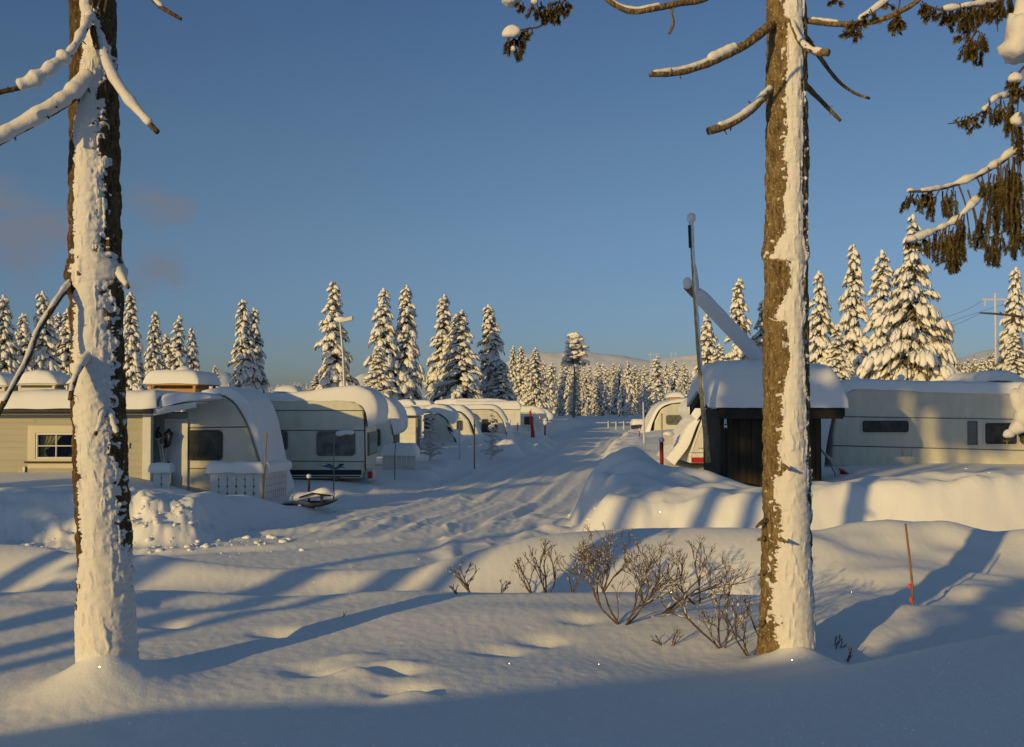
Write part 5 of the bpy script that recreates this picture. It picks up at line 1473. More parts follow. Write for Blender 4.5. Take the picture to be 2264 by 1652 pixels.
# ------------------------------------------------------------------ fences, poles, lamps and small things
def picket_fence(label, pa, pb, z0a, z0b, h, snow_t, seed, mat=None, pitch=.165, deco=True, rails=True, name='picket_fence', y_off=0):
    """Vertical boards with cut-outs painted on as dark shapes between two ground points pa, pb (x,y)."""
    pa, pb = Vector((*pa, 0)), Vector((*pb, 0))
    L = (pb - pa).length; t = (pb - pa) / L; nrm = Vector((t.y, -t.x, 0))
    if nrm.y > 0: nrm = -nrm
    root = thing(name, label, 'fence', (pa.x, pa.y, z0a))
    def at(s, z, o=0):
        p = pa + t * s + nrm * o
        return (p.x, p.y, z0a + (z0b - z0a) * s / L + z)
    b = MB(); n = max(2, int(L / pitch)); wv = L / n
    def quadbox(s0, s1, za, zb_, o0, o1):
        v = [at(s0, za, o1), at(s1, za, o1), at(s1, za, o0), at(s0, za, o0), at(s0, zb_, o1), at(s1, zb_, o1), at(s1, zb_, o0), at(s0, zb_, o0)]
        b.add(v, [(3, 2, 1, 0), (4, 5, 6, 7), (0, 1, 5, 4), (1, 2, 6, 5), (2, 3, 7, 6), (3, 0, 4, 7)])
    for k in range(n):
        s0 = k * wv + .006; s1 = (k + 1) * wv - .006; sm = (s0 + s1) / 2
        quadbox(s0, s1, -.25, h, -.012, .012)
    b.build('boards', mat or M['white_wood'], root, None, .004)
    if deco:
        # dark facets laid on the boards; their colour stands for shade in sawn openings
        b = MB()
        for k in range(1, n):
            s = k * wv
            for zc, flip in ((h * .70, 1), (h * .26, -1)):
                quadbox(s - .005, s + .005, zc - .04, zc + .13, .0125, .0135)
                pts = [(s + r_ * math.cos(a), zc + .09 * 0 - .07 * flip + r_ * math.sin(a)) for a, r_ in [(i * math.pi / 5, .026) for i in range(10)]]
                b.add([at(q[0], q[1], .0145) for q in pts], [tuple(range(9, -1, -1)) if t.x > 0 else tuple(range(10))])
                pts = [(s + w2, zc + .07 * flip + z2) for w2, z2 in ((-.028, 0), (0, -.015), (.028, 0), (0, .02))]
                b.add([at(q[0], q[1], .0155) for q in pts], [(0, 1, 2, 3)])
        b.build('cut_out_shade', M['seam'], root)
    if rails:
        b = MB(); quadbox(-.03, L + .03, h, h + .035, -.05, .05); b.build('top_rail', mat or M['white_wood'], root)
    if snow_t:
        b = MB()
        nu = 40; s = np.linspace(-.08, L + .08, nu)
        prof = [(-.13, -.04), (-.15, .3), (-.12, .8), (-.04, 1.0), (.05, 1.0), (.13, .8), (.15, .3), (.13, -.04)]
        rr = random.Random(seed)
        P = np.zeros((nu, len(prof), 3))
        for i in range(nu):
            e = math.sqrt(max(0, 1 - (1 - min(1, (i + .0) / 4)) ** 2)) * math.sqrt(max(0, 1 - (1 - min(1, (nu - 1 - i) / 4)) ** 2))
            for j, (o, f) in enumerate(prof):
                P[i, j] = at(s[i], h + .035 + snow_t * f * (e if f > 0 else 1), o * (.4 + .6 * e))
        P += (.022 * n3(P * 3.5, seed))[..., None] * np.array([0, -1, 1])
        b.grid(P); b.grid(P[:, [7, 0]]); b.build('fence_snow', M['snow'], root, 180)
    return root


DF = 21.4
fxa, fxb = WX(466, DF), WX(582, DF)
picket_fence('white picket fence panel with sawn ornaments and a snow roll on top, facing the camera', (fxa, DF), (fxb, DF), .26, .26, .66, .22, 1)
fe = W(634, 1042, 23.4)
picket_fence('short end panel of the white picket fence, turned towards the road', (fxb + .02, DF + .04), (fe.x, fe.y), .26, .20, .66, .22, 2)
picket_fence('lone white fence post panel with a snow cap by the annexe door', (WX(340, 21.8), 21.8), (WX(378, 21.8), 21.8), .34, .34, .56, .20, 3, pitch=.18)
DG = 31.5
picket_fence('low white slatted fence under a deep snow slab behind the wave marked caravan', (WX(846, DG), DG), (WX(920, DG), DG), .36, .40, .36, .0, 4, deco=False, pitch=.14)
roof_snow(bpy.data.objects['picket_fence.003'], [(842, 1008), (880, 1007), (922, 1007)], DG - .2, 1.2, .34, 5, (True, True), .2, name='fence_snow', noise=.04)


def stick(label, pts, r0, r1, mat, name='marker_stick', cat='stick', snow=None, parts=None):
    P = [W(*p) for p in pts]
    g = gz(P[0].x, P[0].y)
    if P[0].z > g - .05: P = [Vector((P[0].x, P[0].y, g - .15))] + P
    root = thing(name, label, cat, tuple(P[0]))
    b = MB(); b.tube(P, list(np.linspace(r0, r1, len(P))), 8); b.build('shaft', mat, root, 180)
    if snow:
        b = MB(); b.blob(P[-1] + Vector((0, 0, snow * .5)), snow, snow, snow * .9, 7, 12, None, .06); b.build('snow_cap', M['snow'], root, 180)
    if parts:
        for f0, f1, m in parts:
            a, c = P[0].lerp(P[-1], f0), P[0].lerp(P[-1], f1)
            b = MB(); b.tube([a, c], [max(r0, r1) * 1.12] * 2, 8); b.build('reflective_band', m, root, 60)
    return root


stick('brown stick marking the white picket fence corner', [(580, 1112, 21.3), (586, 1030, 21.3), (590, 956, 21.3)], .022, .014, M['stick'])
stick('thin dark rod standing in the snow before the wave marked caravan', [(738, 1072, 23.5), (738, 1010, 23.5), (739, 960, 23.5)], .018, .012, M['seam'])
stick('brown stick with two red bands in the snow right of the right hand trunk', [(2017, 1292, 7.9), (2010, 1225, 7.9), (2002, 1158, 7.9)], .011, .009, M['stick'], parts=[(.22, .27, M['orange_red']), (.36, .40, M['orange_red'])])
stick('thin pinkish rod between the two frosted saplings', [(1049, 992, 34), (1049, 914, 34)], .025, .018, M['stick'])
stick('short pale stick left of the pinkish rod', [(1016, 965, 38), (1016, 934, 38)], .035, .03, M['frost'])
stick('snow crusted stake by the smooth nosed caravan', [(1124, 960, 46), (1127, 932, 46)], .06, .05, M['snow'], snow=.07)
stick('leaning dark rod at the front of the wave marked caravan', [(873, 1000, 29), (877, 960, 29)], .016, .014, M['seam'])
stick('dark red post with a snow cap behind the big mound', [(1463, 1020, 24.2), (1462.5, 976, 24.2)], .048, .048, M['red_dull'], 'post', 'post', snow=.075)
stick('thin frosted pole standing above the red post', [(1463, 968, 33), (1463, 914, 33)], .035, .026, M['bamboo'])
stick('white frosted pole rising from the far mound on the right', [(1424, 968, 38), (1422, 890, 38)], .05, .03, M['frost'])
stick('red and white striped stick by the dark snow capped trailer', [(1414, 970, 44), (1414, 938, 44)], .03, .025, M['red'], parts=[(.55, .7, M['white'])])
stick('furled red parasol beside the last small caravans of the left row', [(1178, 952, 56), (1174, 930, 56), (1172, 908, 56)], .13, .05, M['red'], 'parasol', 'parasol', snow=.09)
stick('tiny snow capped post at the end of the left caravan row', [(1205, 950, 62), (1205, 938, 62)], .05, .05, M['rubber'], 'post', 'post', snow=.20)
for k, px in enumerate((1345, 1362, 1379, 1396)):
    stick('small white post in the far fence line where the road bends', [(px, 944, 84), (px, 931 + k % 2, 84)], .07, .06, M['frost'], 'fence_post', 'post')['group'] = 'far fence posts'
b = MB()
fr = thing('far_fence_rail', 'pale horizontal rail of the fence where the road bends', 'fence', tuple(W(1345, 936, 84.1)))
b.tube([W(1318, 935, 84.2), W(1400, 934, 84.2), W(1440, 931, 84.2)], .05, 6); b.build('rail', M['frost'], fr, 60)


def lamp_post(label, px, ptop, pbase, d, arm):
    base = W(px + 2, pbase, d); top = W(px - 12, ptop, d)
    root = thing('street_lamp', label, 'street lamp', (base.x, d, gz(base.x, d) - .1))
    b = MB(); b.tube([Vector((base.x, d, gz(base.x, d) - .1)), base.lerp(top, .5), top], [.09, .07, .05], 10); b.build('pole', M['metal'], root, 60)
    hd = MB(); c = top
    hd.add([(c.x - .05, d - .16, c.z - .02), (c.x + arm, d - .2, c.z + .13), (c.x + arm, d + .2, c.z + .13), (c.x - .05, d + .16, c.z - .02),
            (c.x - .05, d - .14, c.z + .12), (c.x + arm, d - .16, c.z + .34), (c.x + arm, d + .16, c.z + .34), (c.x - .05, d + .14, c.z + .12)],
           [(3, 2, 1, 0), (4, 5, 6, 7), (0, 1, 5, 4), (1, 2, 6, 5), (2, 3, 7, 6), (3, 0, 4, 7)])
    hd.build('lamp_head', M['ivory'], root, None, .03)
    b = MB(); b.blob((c.x + .05, d, c.z + .17), .36, .17, .14, 7, 12, None, .12); b.build('lamp_snow', M['snow'], root, 180)
lamp_post('street lamp with a pale box head against the tall spruce left of the road', 764, 714, 868, 48, .62)

# frosted saplings by the left row
def shrub_mesh(mb, base, h, seed, spread=.6, depth=5, r0=.012, nstem=4, ratio=.72, up=.35, lean=None, fr=None):
    rnd = random.Random(seed)
    def grow(p, d, L, r, lv):
        n = 3
        pts = [p]
        for i in range(n):
            d = (d + Vector((rnd.uniform(-1, 1), rnd.uniform(-1, 1), rnd.uniform(-.4, 1) * up)) * .22).normalized()
            p = p + d * L / n; pts.append(p)
        mb.tube(pts, [r * (1 - .25 * i / n) for i in range(n + 1)], 4, cap=lv == 0)
        if fr is not None and lv <= depth - 2 and rnd.random() < .5:
            a, c = pts[1], pts[2]
            fr.blob(a.lerp(c, .5) + Vector((0, 0, r * 1.1)), (c - a).length * .8, r * 1.1, r * 1.0, 5, 6, frame_of(c - a), .2, rnd)
        if lv == 0: return
        k = 2 if rnd.random() < .85 else 3
        for j in range(k):
            ax = Vector((rnd.uniform(-1, 1), rnd.uniform(-1, 1), rnd.uniform(-1, 1))).normalized()
            nd = (Matrix.Rotation(R(rnd.uniform(20, 46)) * rnd.choice((-1, 1)), 3, ax) @ d)
            nd = (nd + Vector((0, 0, up * .35))).normalized()
            grow(pts[-1], nd, L * rnd.uniform(ratio - .12, ratio + .1), max(r * .70, .0016), lv - 1)
        for q in range(1, n):
            if rnd.random() < .28:
                nd = (d + Vector((rnd.uniform(-1, 1), rnd.uniform(-1, 1), rnd.uniform(-.1, .8)))).normalized()
                grow(pts[q], nd, L * .5, max(r * .45, .0016), max(0, lv - 2))
    for s in range(nstem):
        a = rnd.uniform(0, 6.28) if nstem > 1 else 0
        sp = spread * rnd.uniform(.7, 1.9)
        d = Vector((math.cos(a) * sp, math.sin(a) * sp * .6, 1)).normalized() if lean is None else (Vector(lean) + Vector((rnd.uniform(-.3, .3), rnd.uniform(-.3, .3), 0))).normalized()
        L0 = h * (1 - ratio) / (1 - ratio ** (depth + 1)) * 1.05
        grow(Vector(base), d, L0, r0 * rnd.uniform(.8, 1.1), depth)


def shrub(label, px, py, d, top, seed, **kw):
    w = W(px, py, d); z = gz(w.x, d)
    h = (py - top) / FPX * d * 1.0
    root = thing('bare_shrub', label, 'shrub', (w.x, d, z))
    b, f = MB(), MB()
    shrub_mesh(b, (w.x, d, z - .04), h, seed, fr=f, **kw)
    br = b.build('branches', M['shrub'], root, 60)
    if f.v:            # the snow caught in the forks stays in the same mesh, as its second material
        n0 = len(b.f); b.add(f.v, f.f); me = br.data; bpy.data.objects.remove(br); bpy.data.meshes.remove(me)
        br = b.build('branches', M['shrub'], root, 60); br.data.materials.append(M['snow_near'])
        mi = np.zeros(len(br.data.polygons), np.int32); mi[n0:] = 1; br.data.polygons.foreach_set('material_index', mi)
    return root


GB = 'leafless bushes in the foreground'
for a in [
    ('biggest leafless bush, forking low from one stub in the middle foreground', 1378, 1368, 7.3, 1165, 1, dict(spread=.75, depth=6, r0=.009, nstem=5)),
    ('leafless bush leaning right towards the right hand trunk on a long snow dusted stem', 1452, 1350, 7.6, 1158, 2, dict(depth=4, r0=.010, nstem=2, lean=(1.1, 0, .75), ratio=.74)),
    ('tall leafless bush left of the biggest one, under the road bend', 1262, 1304, 8.4, 1168, 3, dict(spread=.5, depth=5, r0=.008, nstem=3)),
    ('leafless bush with two long wavy stems left of the tall one', 1208, 1298, 8.6, 1175, 4, dict(spread=.55, depth=4, r0=.010, nstem=3)),
    ('leafless bush standing apart at the left end of the thicket', 1042, 1284, 8.9, 1190, 5, dict(spread=.55, depth=4, r0=.009, nstem=2)),
    ('tiny leafless sprig between the apart bush and the thicket', 1110, 1284, 8.9, 1240, 6, dict(spread=.5, depth=3, r0=.006, nstem=2)),
    ('small dense leafless bush low at the left of the thicket', 1178, 1312, 8.3, 1225, 7, dict(spread=.6, depth=4, r0=.008, nstem=2)),
    ('thin leafless bush reaching up behind the biggest one', 1330, 1300, 8.5, 1150, 8, dict(spread=.45, depth=5, r0=.008, nstem=3)),
    ('leafless bush nearest the bark side of the right hand trunk', 1598, 1392, 6.95, 1190, 9, dict(spread=.5, depth=5, r0=.009, nstem=3)),
    ('leafless bush partly hidden by the right hand trunk', 1660, 1405, 6.75, 1235, 10, dict(spread=.6, depth=4, r0=.008, nstem=3)),
    ('low leafless sprig at the foot of the thicket, right of the biggest bush', 1478, 1392, 6.95, 1340, 11, dict(spread=.9, depth=3, r0=.006, nstem=3)),
    ('leafless bush behind the thicket with its top against the bank', 1545, 1312, 8.2, 1160, 12, dict(spread=.5, depth=5, r0=.010, nstem=2)),
    ('small leafless bush behind the leaning stem', 1420, 1326, 8.0, 1210, 13, dict(spread=.6, depth=4, r0=.008, nstem=3)),
    ('short dark sprig right of the right hand trunk', 1842, 1384, 7.0, 1342, 14, dict(spread=.8, depth=2, r0=.006, nstem=3)),
    ('single bent twig farthest right of the right hand trunk', 1868, 1398, 6.8, 1352, 15, dict(spread=.7, depth=1, r0=.005, nstem=2)),
    ('lowest sprig left of the thicket, half buried', 1016, 1306, 8.5, 1270, 16, dict(spread=.8, depth=2, r0=.006, nstem=2)),
    ('lone twig in the snow in front of the shadow striped bank', 752, 1372, 7.6, 1345, 17, dict(spread=.3, depth=1, r0=.004, nstem=1)),
]:
    shrub(a[0], a[1], a[2], a[3], a[4], a[5], **a[6])['group'] = GB


def sapling(label, px, ptop, pbase, d, seed, w):
    top = W(px, ptop, d); z = gz(top.x, d)
    root = thing('frosted_sapling', label, 'sapling', (top.x, d, z))
    H = top.z - z; rnd = random.Random(seed)
    b = MB(); b.tube([(top.x, d, z - .1), (top.x + .05, d, z + H * .5), (top.x, d, z + H)], [.05, .035, .012], 6); b.build('trunk', M['frost'], root, 60)
    b = MB()
    for k in range(34):
        t = .08 + .88 * k / 34
        p = Vector((top.x + .04, d, z + H * t)); a = k * 2.4
        L = w * (1 - t * .75) * rnd.uniform(.5, 1.1)
        dv = Vector((math.cos(a), math.sin(a), rnd.uniform(-.1, .7))).normalized()
        q = [p, p + dv * L * .5, p + dv * L + Vector((0, 0, -.05))]
        b.tube(q, [.045, .045, .02], 5)
        for s in range(4):
            e = q[1].lerp(q[2], rnd.random()); dd = (dv + Vector((rnd.uniform(-1, 1), rnd.uniform(-1, 1), rnd.uniform(-.6, .7)))).normalized()
            b.tube([e, e + dd * L * rnd.uniform(.2, .45)], [.03, .014], 4)
    b.build('frosted_branches', M['frost'], root, 180)
sapling('frosted sapling in front of the white boarded annexe on the left', 951, 905, 992, 35, 1, .62)
sapling('second frosted sapling, before the smooth nosed caravan', 1086, 913, 994, 40, 2, .55)

# the pine with a bare stem at the far end
def pine(label, px, top, base, d, w, seed, crown0=.5, mats=None, tilt=0, dead=True):
    t_ = W(px, top, d); z = gz(t_.x, d) if base is None else W(px, base, d).z
    H = t_.z - z; rnd = random.Random(seed)
    root = thing('pine_tree', label, 'tree', (t_.x, d, z))
    b = MB(); b.tube([(t_.x, d, z - .5), (t_.x + .1, d, z + H * .5), (t_.x + .05, d, z + H * .97)], [.017 * H, .012 * H, .03], 9)
    sn, cr = MB(), MB()
    for k in range(46):
        t = crown0 + (1 - crown0) * ((k + rnd.random()) / 46)
        if k < 8: t = crown0 * rnd.uniform(.72, 1.05)
        a = k * 2.4 + rnd.uniform(-.4, .4)
        tt = (t - crown0) / (1 - crown0)
        L = w * ((1 - max(tt, 0)) ** .55) * (.55 + .45 * min(1, max(tt, 0) * 3)) * rnd.uniform(.55, 1.15) + .12
        if k < 8: L = w * rnd.uniform(.3, .7)
        p = Vector((t_.x + .08, d, z + H * t)); dv = Vector((math.cos(a), math.sin(a), rnd.uniform(-.15, .5))).normalized()
        e = p + dv * L
        b.tube([p, p + dv * L * .5 + Vector((0, 0, -.05)), e], [.06, .045, .02], 5)
        if k < 8 and dead: continue
        for s in range(5):
            c = p.lerp(e, rnd.uniform(.45, 1.05)) + Vector((rnd.uniform(-.3, .3), rnd.uniform(-.3, .3), rnd.uniform(-.1, .15))) * w * .5
            l = w * rnd.uniform(.16, .30); A = frame_of((dv + Vector((rnd.uniform(-.5, .5), rnd.uniform(-.5, .5), -.3))))
            sn.blob(c, l, l * .75, l * .5, 5, 7, A, .28, rnd, .6)
            for _ in range(8):
                b0 = c + Vector((rnd.uniform(-1, 1), rnd.uniform(-1, 1), rnd.uniform(-.8, .1))) * l
                dd = (Vector((rnd.uniform(-1, 1), rnd.uniform(-1, 1), rnd.uniform(-1, .2)))).normalized(); wv = dd.cross(Vector((.3, .5, 1))).normalized() * l * .14
                cr.add([b0 - wv, b0 + wv, b0 + dd * l * .8], [(0, 1, 2)])
    b.build('trunk', M['pine_trunk'], root, 60); cr.build('crown', M['needles'], root); sn.build('crown_snow', M['snow_tree'], root, 180)
    return root
pine('tall pine with a bare pale stem and rounded crown at the road end', 1268, 740, 940, 96, 1.45, 3, .56)

# sledge half buried by the road
root = thing('sledge', 'dark sledge half buried in snow by the road, right of the picket fence', 'sledge', tuple(W(700, 1112, 22.2)))
b = MB(); c = W(706, 1100, 22.2)
n = 16
for s in (-1,):
    P = np.zeros((n, 9, 3))
    for i in range(n):
        t = i / (n - 1)
        for j in range(9):
            a = math.pi * j / 8
            wv = .30 * (1 - max(0, (t - .6) / .4) ** 2 * .8)
            P[i, j] = (c.x - .75 + 1.15 * t, c.y + wv * math.cos(a), c.z - .10 - wv * .40 * math.sin(a) + .16 * max(0, t - .55) ** 1.3)
    b.grid(P)
b.build('hull', M['tarp'], root, 60)
b = MB(); b.tube([c + Vector((-.4, -.25, .02)), c + Vector((-.1, -.3, .12)), c + Vector((.3, -.25, .06))], .02, 6); b.tube([c + Vector((.1, -.31, .1)), c + Vector((.12, -.3, -.08))], .03, 6); b.build('handle_bar', M['black'], root, 60)
b = MB(); P_ = [W(628, 1112, 22.15), W(655, 1100, 22.1), W(690, 1094, 22.1), W(718, 1088, 22.15), W(740, 1094, 22.2)]
P3 = smooth_path(P_, 34); b.tube([Vector(p) for p in P3], list(.23 * (.75 + .25 * np.sin(np.linspace(0, 9, 34))) * np.clip(np.sin(np.linspace(.25, math.pi - .35, 34)), .35, 1)), 14, flat=.6, rough=.15, seed=5); b.build('snow_cover', M['snow'], root, 180)
stick('little dark stake with a snow knob between the sledge and the wave marked caravan', [(683, 1068, 24), (683, 1056, 24)], .03, .025, M['black'], 'stake', 'stake', snow=.06)

# tools by the annexe door
def shovel(label, px0, py0, px1, py1, d, blade_mat, name='snow_shovel'):
    a, c = W(px0, py0, d), W(px1, py1, d)
    root = thing(name, label, 'shovel', tuple(a))
    b = MB(); b.tube([a, c], .02, 7); b.tube([c + Vector((-.07, 0, 0)), c + Vector((.05, 0, .03))], .02, 6); b.build('handle', M['white_wood'], root, 60)
    b = MB(); b.box(a.x - .13, a.x + .13, d - .02, d + .02, a.z - .25, a.z + .02); b.build('blade', blade_mat, root, None, .01)
shovel('white handled snow shovel leaning left of the annexe door', 362, 1050, 350, 972, 23.35, M['tarp'])
shovel('second white handled snow shovel, leaning closer to the annexe door', 366, 1050, 358, 985, 23.28, M['metal'])

# red snow scoop and rods behind the shed
root = thing('snow_scoop', 'red snow scoop with pale handles stuck in snow right of the black shed', 'snow scoop', tuple(W(1868, 1046, 23.2)))
b = MB(); c = [W(1856, 1040, 23.2), W(1878, 1050, 23.1), W(1886, 1056, 23.3), W(1862, 1058, 23.3)]
up = Vector((0, .12, .06))
b.add([tuple(p) for p in c] + [tuple(p + up) for p in c], [(0, 1, 2, 3), (7, 6, 5, 4), (0, 4, 5, 1), (1, 5, 6, 2), (2, 6, 7, 3), (3, 7, 4, 0)]); b.build('scoop', M['red'], root, None, .01)
b = MB(); b.tube([W(1880, 1050, 23.2), W(1846, 1022, 23.2), W(1820, 1000, 23.2)], .022, 7); b.tube([W(1856, 1044, 23.2), W(1838, 1020, 23.2), W(1814, 992, 23.2)], .02, 7); b.tube([W(1820, 1000, 23.2), W(1814, 992, 23.2)], .02, 7); b.build('handle_frame', M['frost'], root, 60)
stick('dark thin rod leaning right of the black shed', [(1846, 1046, 23.0), (1828, 1012, 23.0), (1812, 990, 23.0)], .014, .012, M['seam'])

# snow heap against the grey caravan nose, frosted wire basket and buried trailer on the right
root = thing('buried_trailer', 'snow capped dark trailer by the far road on the right', 'trailer', tuple(W(1416, 950, 62)))
b = MB(); a0 = W(1400, 950, 62); a1 = W(1431, 940, 62); b.box(a0.x, a1.x, 62, 63.2, a0.z, a1.z); b.build('box', M['rubber'], root, None, .03)
b = MB(); snow_slab(b, PXZ([(1398, 940), (1415, 939), (1433, 940)], 62), 62, 63.2, .35, .2, (True, True), 30, 16, .03, 5); b.build('snow_cap', M['snow'], root, 180)
root = thing('wire_basket', 'frosted wire basket beside the red post', 'basket', tuple(W(1478, 985, 30)))
b = MB()
for t in np.linspace(0, 1, 9):
    b.tube([W(1468 + 19 * t, 982, 30), W(1467 + 21 * t, 962, 30)], .014, 5)
for t in np.linspace(0, 1, 5): b.tube([W(1468, 982 - 20 * t, 30), W(1488, 982 - 20 * t, 30)], .016, 5)
b.build('wires', M['frost'], root, 60)
b = MB(); b.blob(W(1478, 960, 30.1), .17, .14, .09, 7, 12, None, .1); b.build('snow_cap', M['snow'], root, 180)

# power line
def pylon(label, px, top, bot, d, span):
    a, c = W(px, top, d), W(px, bot, d)
    root = thing('power_pylon', label, 'pylon', (a.x, d, c.z))
    b = MB(); h = span / 2; r = max(.1, d * .00022)
    for s in (-.55, .55): b.tube([(a.x + s * h, d, c.z - 2), (a.x + s * h, d, a.z + h * .1)], r, 6)
    b.build('post', M['frost'], root, 60)
    b = MB(); b.tube([(a.x - h, d, a.z - h * .12), (a.x + h, d, a.z - h * .12)], r, 6)
    for s in (-.9, 0, .9): b.tube([(a.x + s * h, d, a.z - h * .12), (a.x + s * h, d, a.z - h * .35)], r * .7, 5)
    b.build('cross_arm', M['frost'], root, 60)
    return a
pylon('left one of two tiny power pylons on the skyline of the white fell', 1445, 782, 800, 1000, 11)
pylon('right one of two tiny power pylons on the skyline of the white fell', 1489, 780, 796, 1150, 9)
d = 95
a = pylon('large snow crusted power pylon at the right edge of the picture', 2236, 655, 880, d, 5.6)
cab = MB()
for k, (x0, y0, x1, y1, x2, y2) in enumerate(((2172, 665, 2130, 688, 2060, 710), (2236, 668, 2120, 705, 2020, 745), (2172, 690, 2120, 715, 2040, 742))):
    P = smooth_path([W(x0, y0, d), W(x1, y1, d + 15), W(x2, y2, d + 40), W(x2 - 150, y2 + 42, d + 95)], 24)
    r_ = thing('power_cable', ('upper power cable strung from the large pylon', 'middle power cable strung from the large pylon', 'lowest power cable strung from the large pylon')[k], 'cable', tuple(P[0]), 'power cables')
    b = MB(); b.tube([Vector(p) for p in P], .02, 5); b.build('cable', M['seam'], r_, 180)


# ------------------------------------------------------------------ the near spruce whose boughs hang in at the right
def needle_twig(cr, tw, pts, r, rnd, dens=1.0, rad=.022, start=.25, flat=False):
    P = smooth_path(pts, 16)
    tw.tube([Vector(p) for p in P], list(np.linspace(r, r * .45, len(P))), 5, cap=False)
    L = np.linalg.norm(np.diff(P, axis=0), axis=1).sum()
    n = int(L * 1250 * dens)
    for _ in range(n):
        f = start + (1 - start) * rnd.random()
        i = min(int(f * (len(P) - 1)), len(P) - 2); q = f * (len(P) - 1) - i
        p = Vector(P[i]).lerp(Vector(P[i + 1]), q)
        t = (Vector(P[i + 1]) - Vector(P[i])).normalized()
        o = Vector((rnd.uniform(-1, 1), rnd.uniform(-1, 1), rnd.uniform(-1, 1))); o = (o - t * o.dot(t)).normalized()
        dv = (o * .65 + t * .8).normalized()
        ln = rad * rnd.uniform(.7, 1.25)
        w = dv.cross(o + Vector((.1, .2, .05))).normalized() * .0023
        cr.add([p - w, p + w, p + dv * ln * .8 + w * .7, p + dv * ln, p + dv * ln * .8 - w * .7], [(0, 1, 2, 3, 4)])


def near_bough(root, pts, r0, r1, tassels, twigs, snow, seed):
    """pts: branch axis (px,py,d); tassels: list of polylines with needles; twigs: bare polylines; snow: list of (px,py,d,rx,ry,rz) lumps or ('run', f0, f1, fat)."""
    rnd = random.Random(seed)
    P = smooth_path([W(*p) for p in pts], max(14, len(pts) * 8))
    rad = np.linspace(r0, r1, len(P))
    tw, cr, sn, lumps = MB(), MB(), MB(), []
    tw.tube([Vector(p) for p in P], list(rad), 8, rough=.15, seed=seed)
    for t in tassels: needle_twig(cr, tw, [W(*q) for q in t], .0035, rnd, rad=.021)
    for t in twigs:
        Q = smooth_path([W(*q) for q in t], 10); tw.tube([Vector(q) for q in Q], list(np.linspace(.0045, .0025, 10)), 5)
    for s in snow:
        if s[0] == 'run':
            i0, i1 = int(s[1] * (len(P) - 1)), int(s[2] * (len(P) - 1))
            snow_tube(sn, [Vector(p) for p in P[i0:i1 + 1:2]], list(np.maximum(rad[i0:i1 + 1:2], .009)), .8, s[3] * .8, .75, seed)
        else:
            c = W(*s[:3]); k = FPX / s[2]
            lm = MB(); lm.blob(c, s[3] / k, s[4] / k, s[5] / k, 16, 26, None, .0)
            V = np.array(lm.v); C_ = np.array(tuple(c))
            V = C_ + (V - C_) * (1 + .45 * n3(V * 11, seed) + .16 * n3(V * 30, seed + 1))[:, None] * np.where((V - C_)[:, 2:3] < 0, np.array([[1, 1, .6]]), 1)
            lm.v = [tuple(v) for v in V]; lumps.append(lm)
    br = tw.build('bough', M['twig'], root, 60)
    if cr.v: cr.build('needles', M['needles_near'], br)
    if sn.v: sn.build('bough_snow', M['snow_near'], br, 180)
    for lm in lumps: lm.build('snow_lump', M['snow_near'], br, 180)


tb = W(2760, 1400, 5.2); tb.z = .9
NR = thing('spruce_tree', 'near spruce at the right edge, its needle tassels and snow lumps hanging in', 'tree', tuple(tb))
b = MB(); b.tube([(tb.x, tb.y, .4), (tb.x + .02, tb.y, 3), (tb.x - .02, tb.y, 6.5), (tb.x, tb.y, 9.5)], [.17, .15, .11, .05], 18, rough=.08, seed=3); b.build('trunk', M['bark_right'], NR, 180)
rnd = random.Random(77)
def tassel(px, py, d, L, lean=0, wob=6):
    k = rnd.uniform(-wob, wob)
    return [(px, py, d), (px + k + lean * .3, py + L * .4, d + .01), (px + lean, py + L, d + rnd.uniform(-.03, .03))]
def spray(px, py, d, L, n, lean=0):
    out = []
    for _ in range(int(n * 1.5)): out.append(tassel(px + rnd.uniform(-12, 12), py + rnd.uniform(-8, 10), d + rnd.uniform(-.04, .04), L * rnd.uniform(.6, 1.1), lean + rnd.uniform(-14, 14)))
    return out
dN = 5.0
# lower left reaching bough
near_bough(NR, [(2640, 300, 5.2), (2440, 320, 5.1), (2264, 330, 5.0), (2210, 360, 5.0), (2160, 390, 4.95), (2100, 412, 4.95), (2050, 422, 4.9), (2010, 424, 4.9)], .030, .006,
           [t for px, py, L, n in ((2014, 426, 34, 3), (2030, 424, 40, 3), (2048, 424, 50, 3), (2066, 420, 60, 3), (2084, 418, 78, 3), (2106, 412, 70, 3), (2196, 378, 120, 4), (2214, 368, 130, 5), (2232, 356, 140, 5), (2250, 345, 150, 5), (2180, 388, 60, 2)) for t in spray(px, py, 4.95, L, n, -4)],
           [[(2120, 410, 4.95), (2134, 450, 4.95), (2142, 500, 4.95), (2146, 522, 4.95)], [(2160, 392, 4.95), (2180, 440, 4.95), (2190, 480, 4.95)]],
           [('run', .40, .99, 1.7), (2014, 422, 4.93, 9, 8, 7)], 1)
near_bough(NR, [(2640, 430, 5.3), (2440, 440, 5.1), (2300, 420, 5.05), (2200, 415, 5.0), (2168, 436, 4.95), (2140, 462, 4.9), (2110, 490, 4.9), (2070, 510, 4.88), (2035, 524, 4.86), (2008, 536, 4.85)], .024, .005,
           [t for px, py, L, n in ((2016, 532, 20, 3), (2040, 524, 34, 3), (2060, 514, 60, 3), (2080, 508, 70, 4), (2098, 502, 90, 4), (2112, 512, 76, 5), (2130, 480, 70, 4), (2118, 520, 80, 4)) for t in spray(px, py, 4.88, L, n, 2)],
           [[(2150, 455, 4.9), (2158, 500, 4.9), (2154, 540, 4.9)]],
           [('run', .45, 1.0, 2.2), (2014, 530, 4.84, 12, 11, 10)], 2)
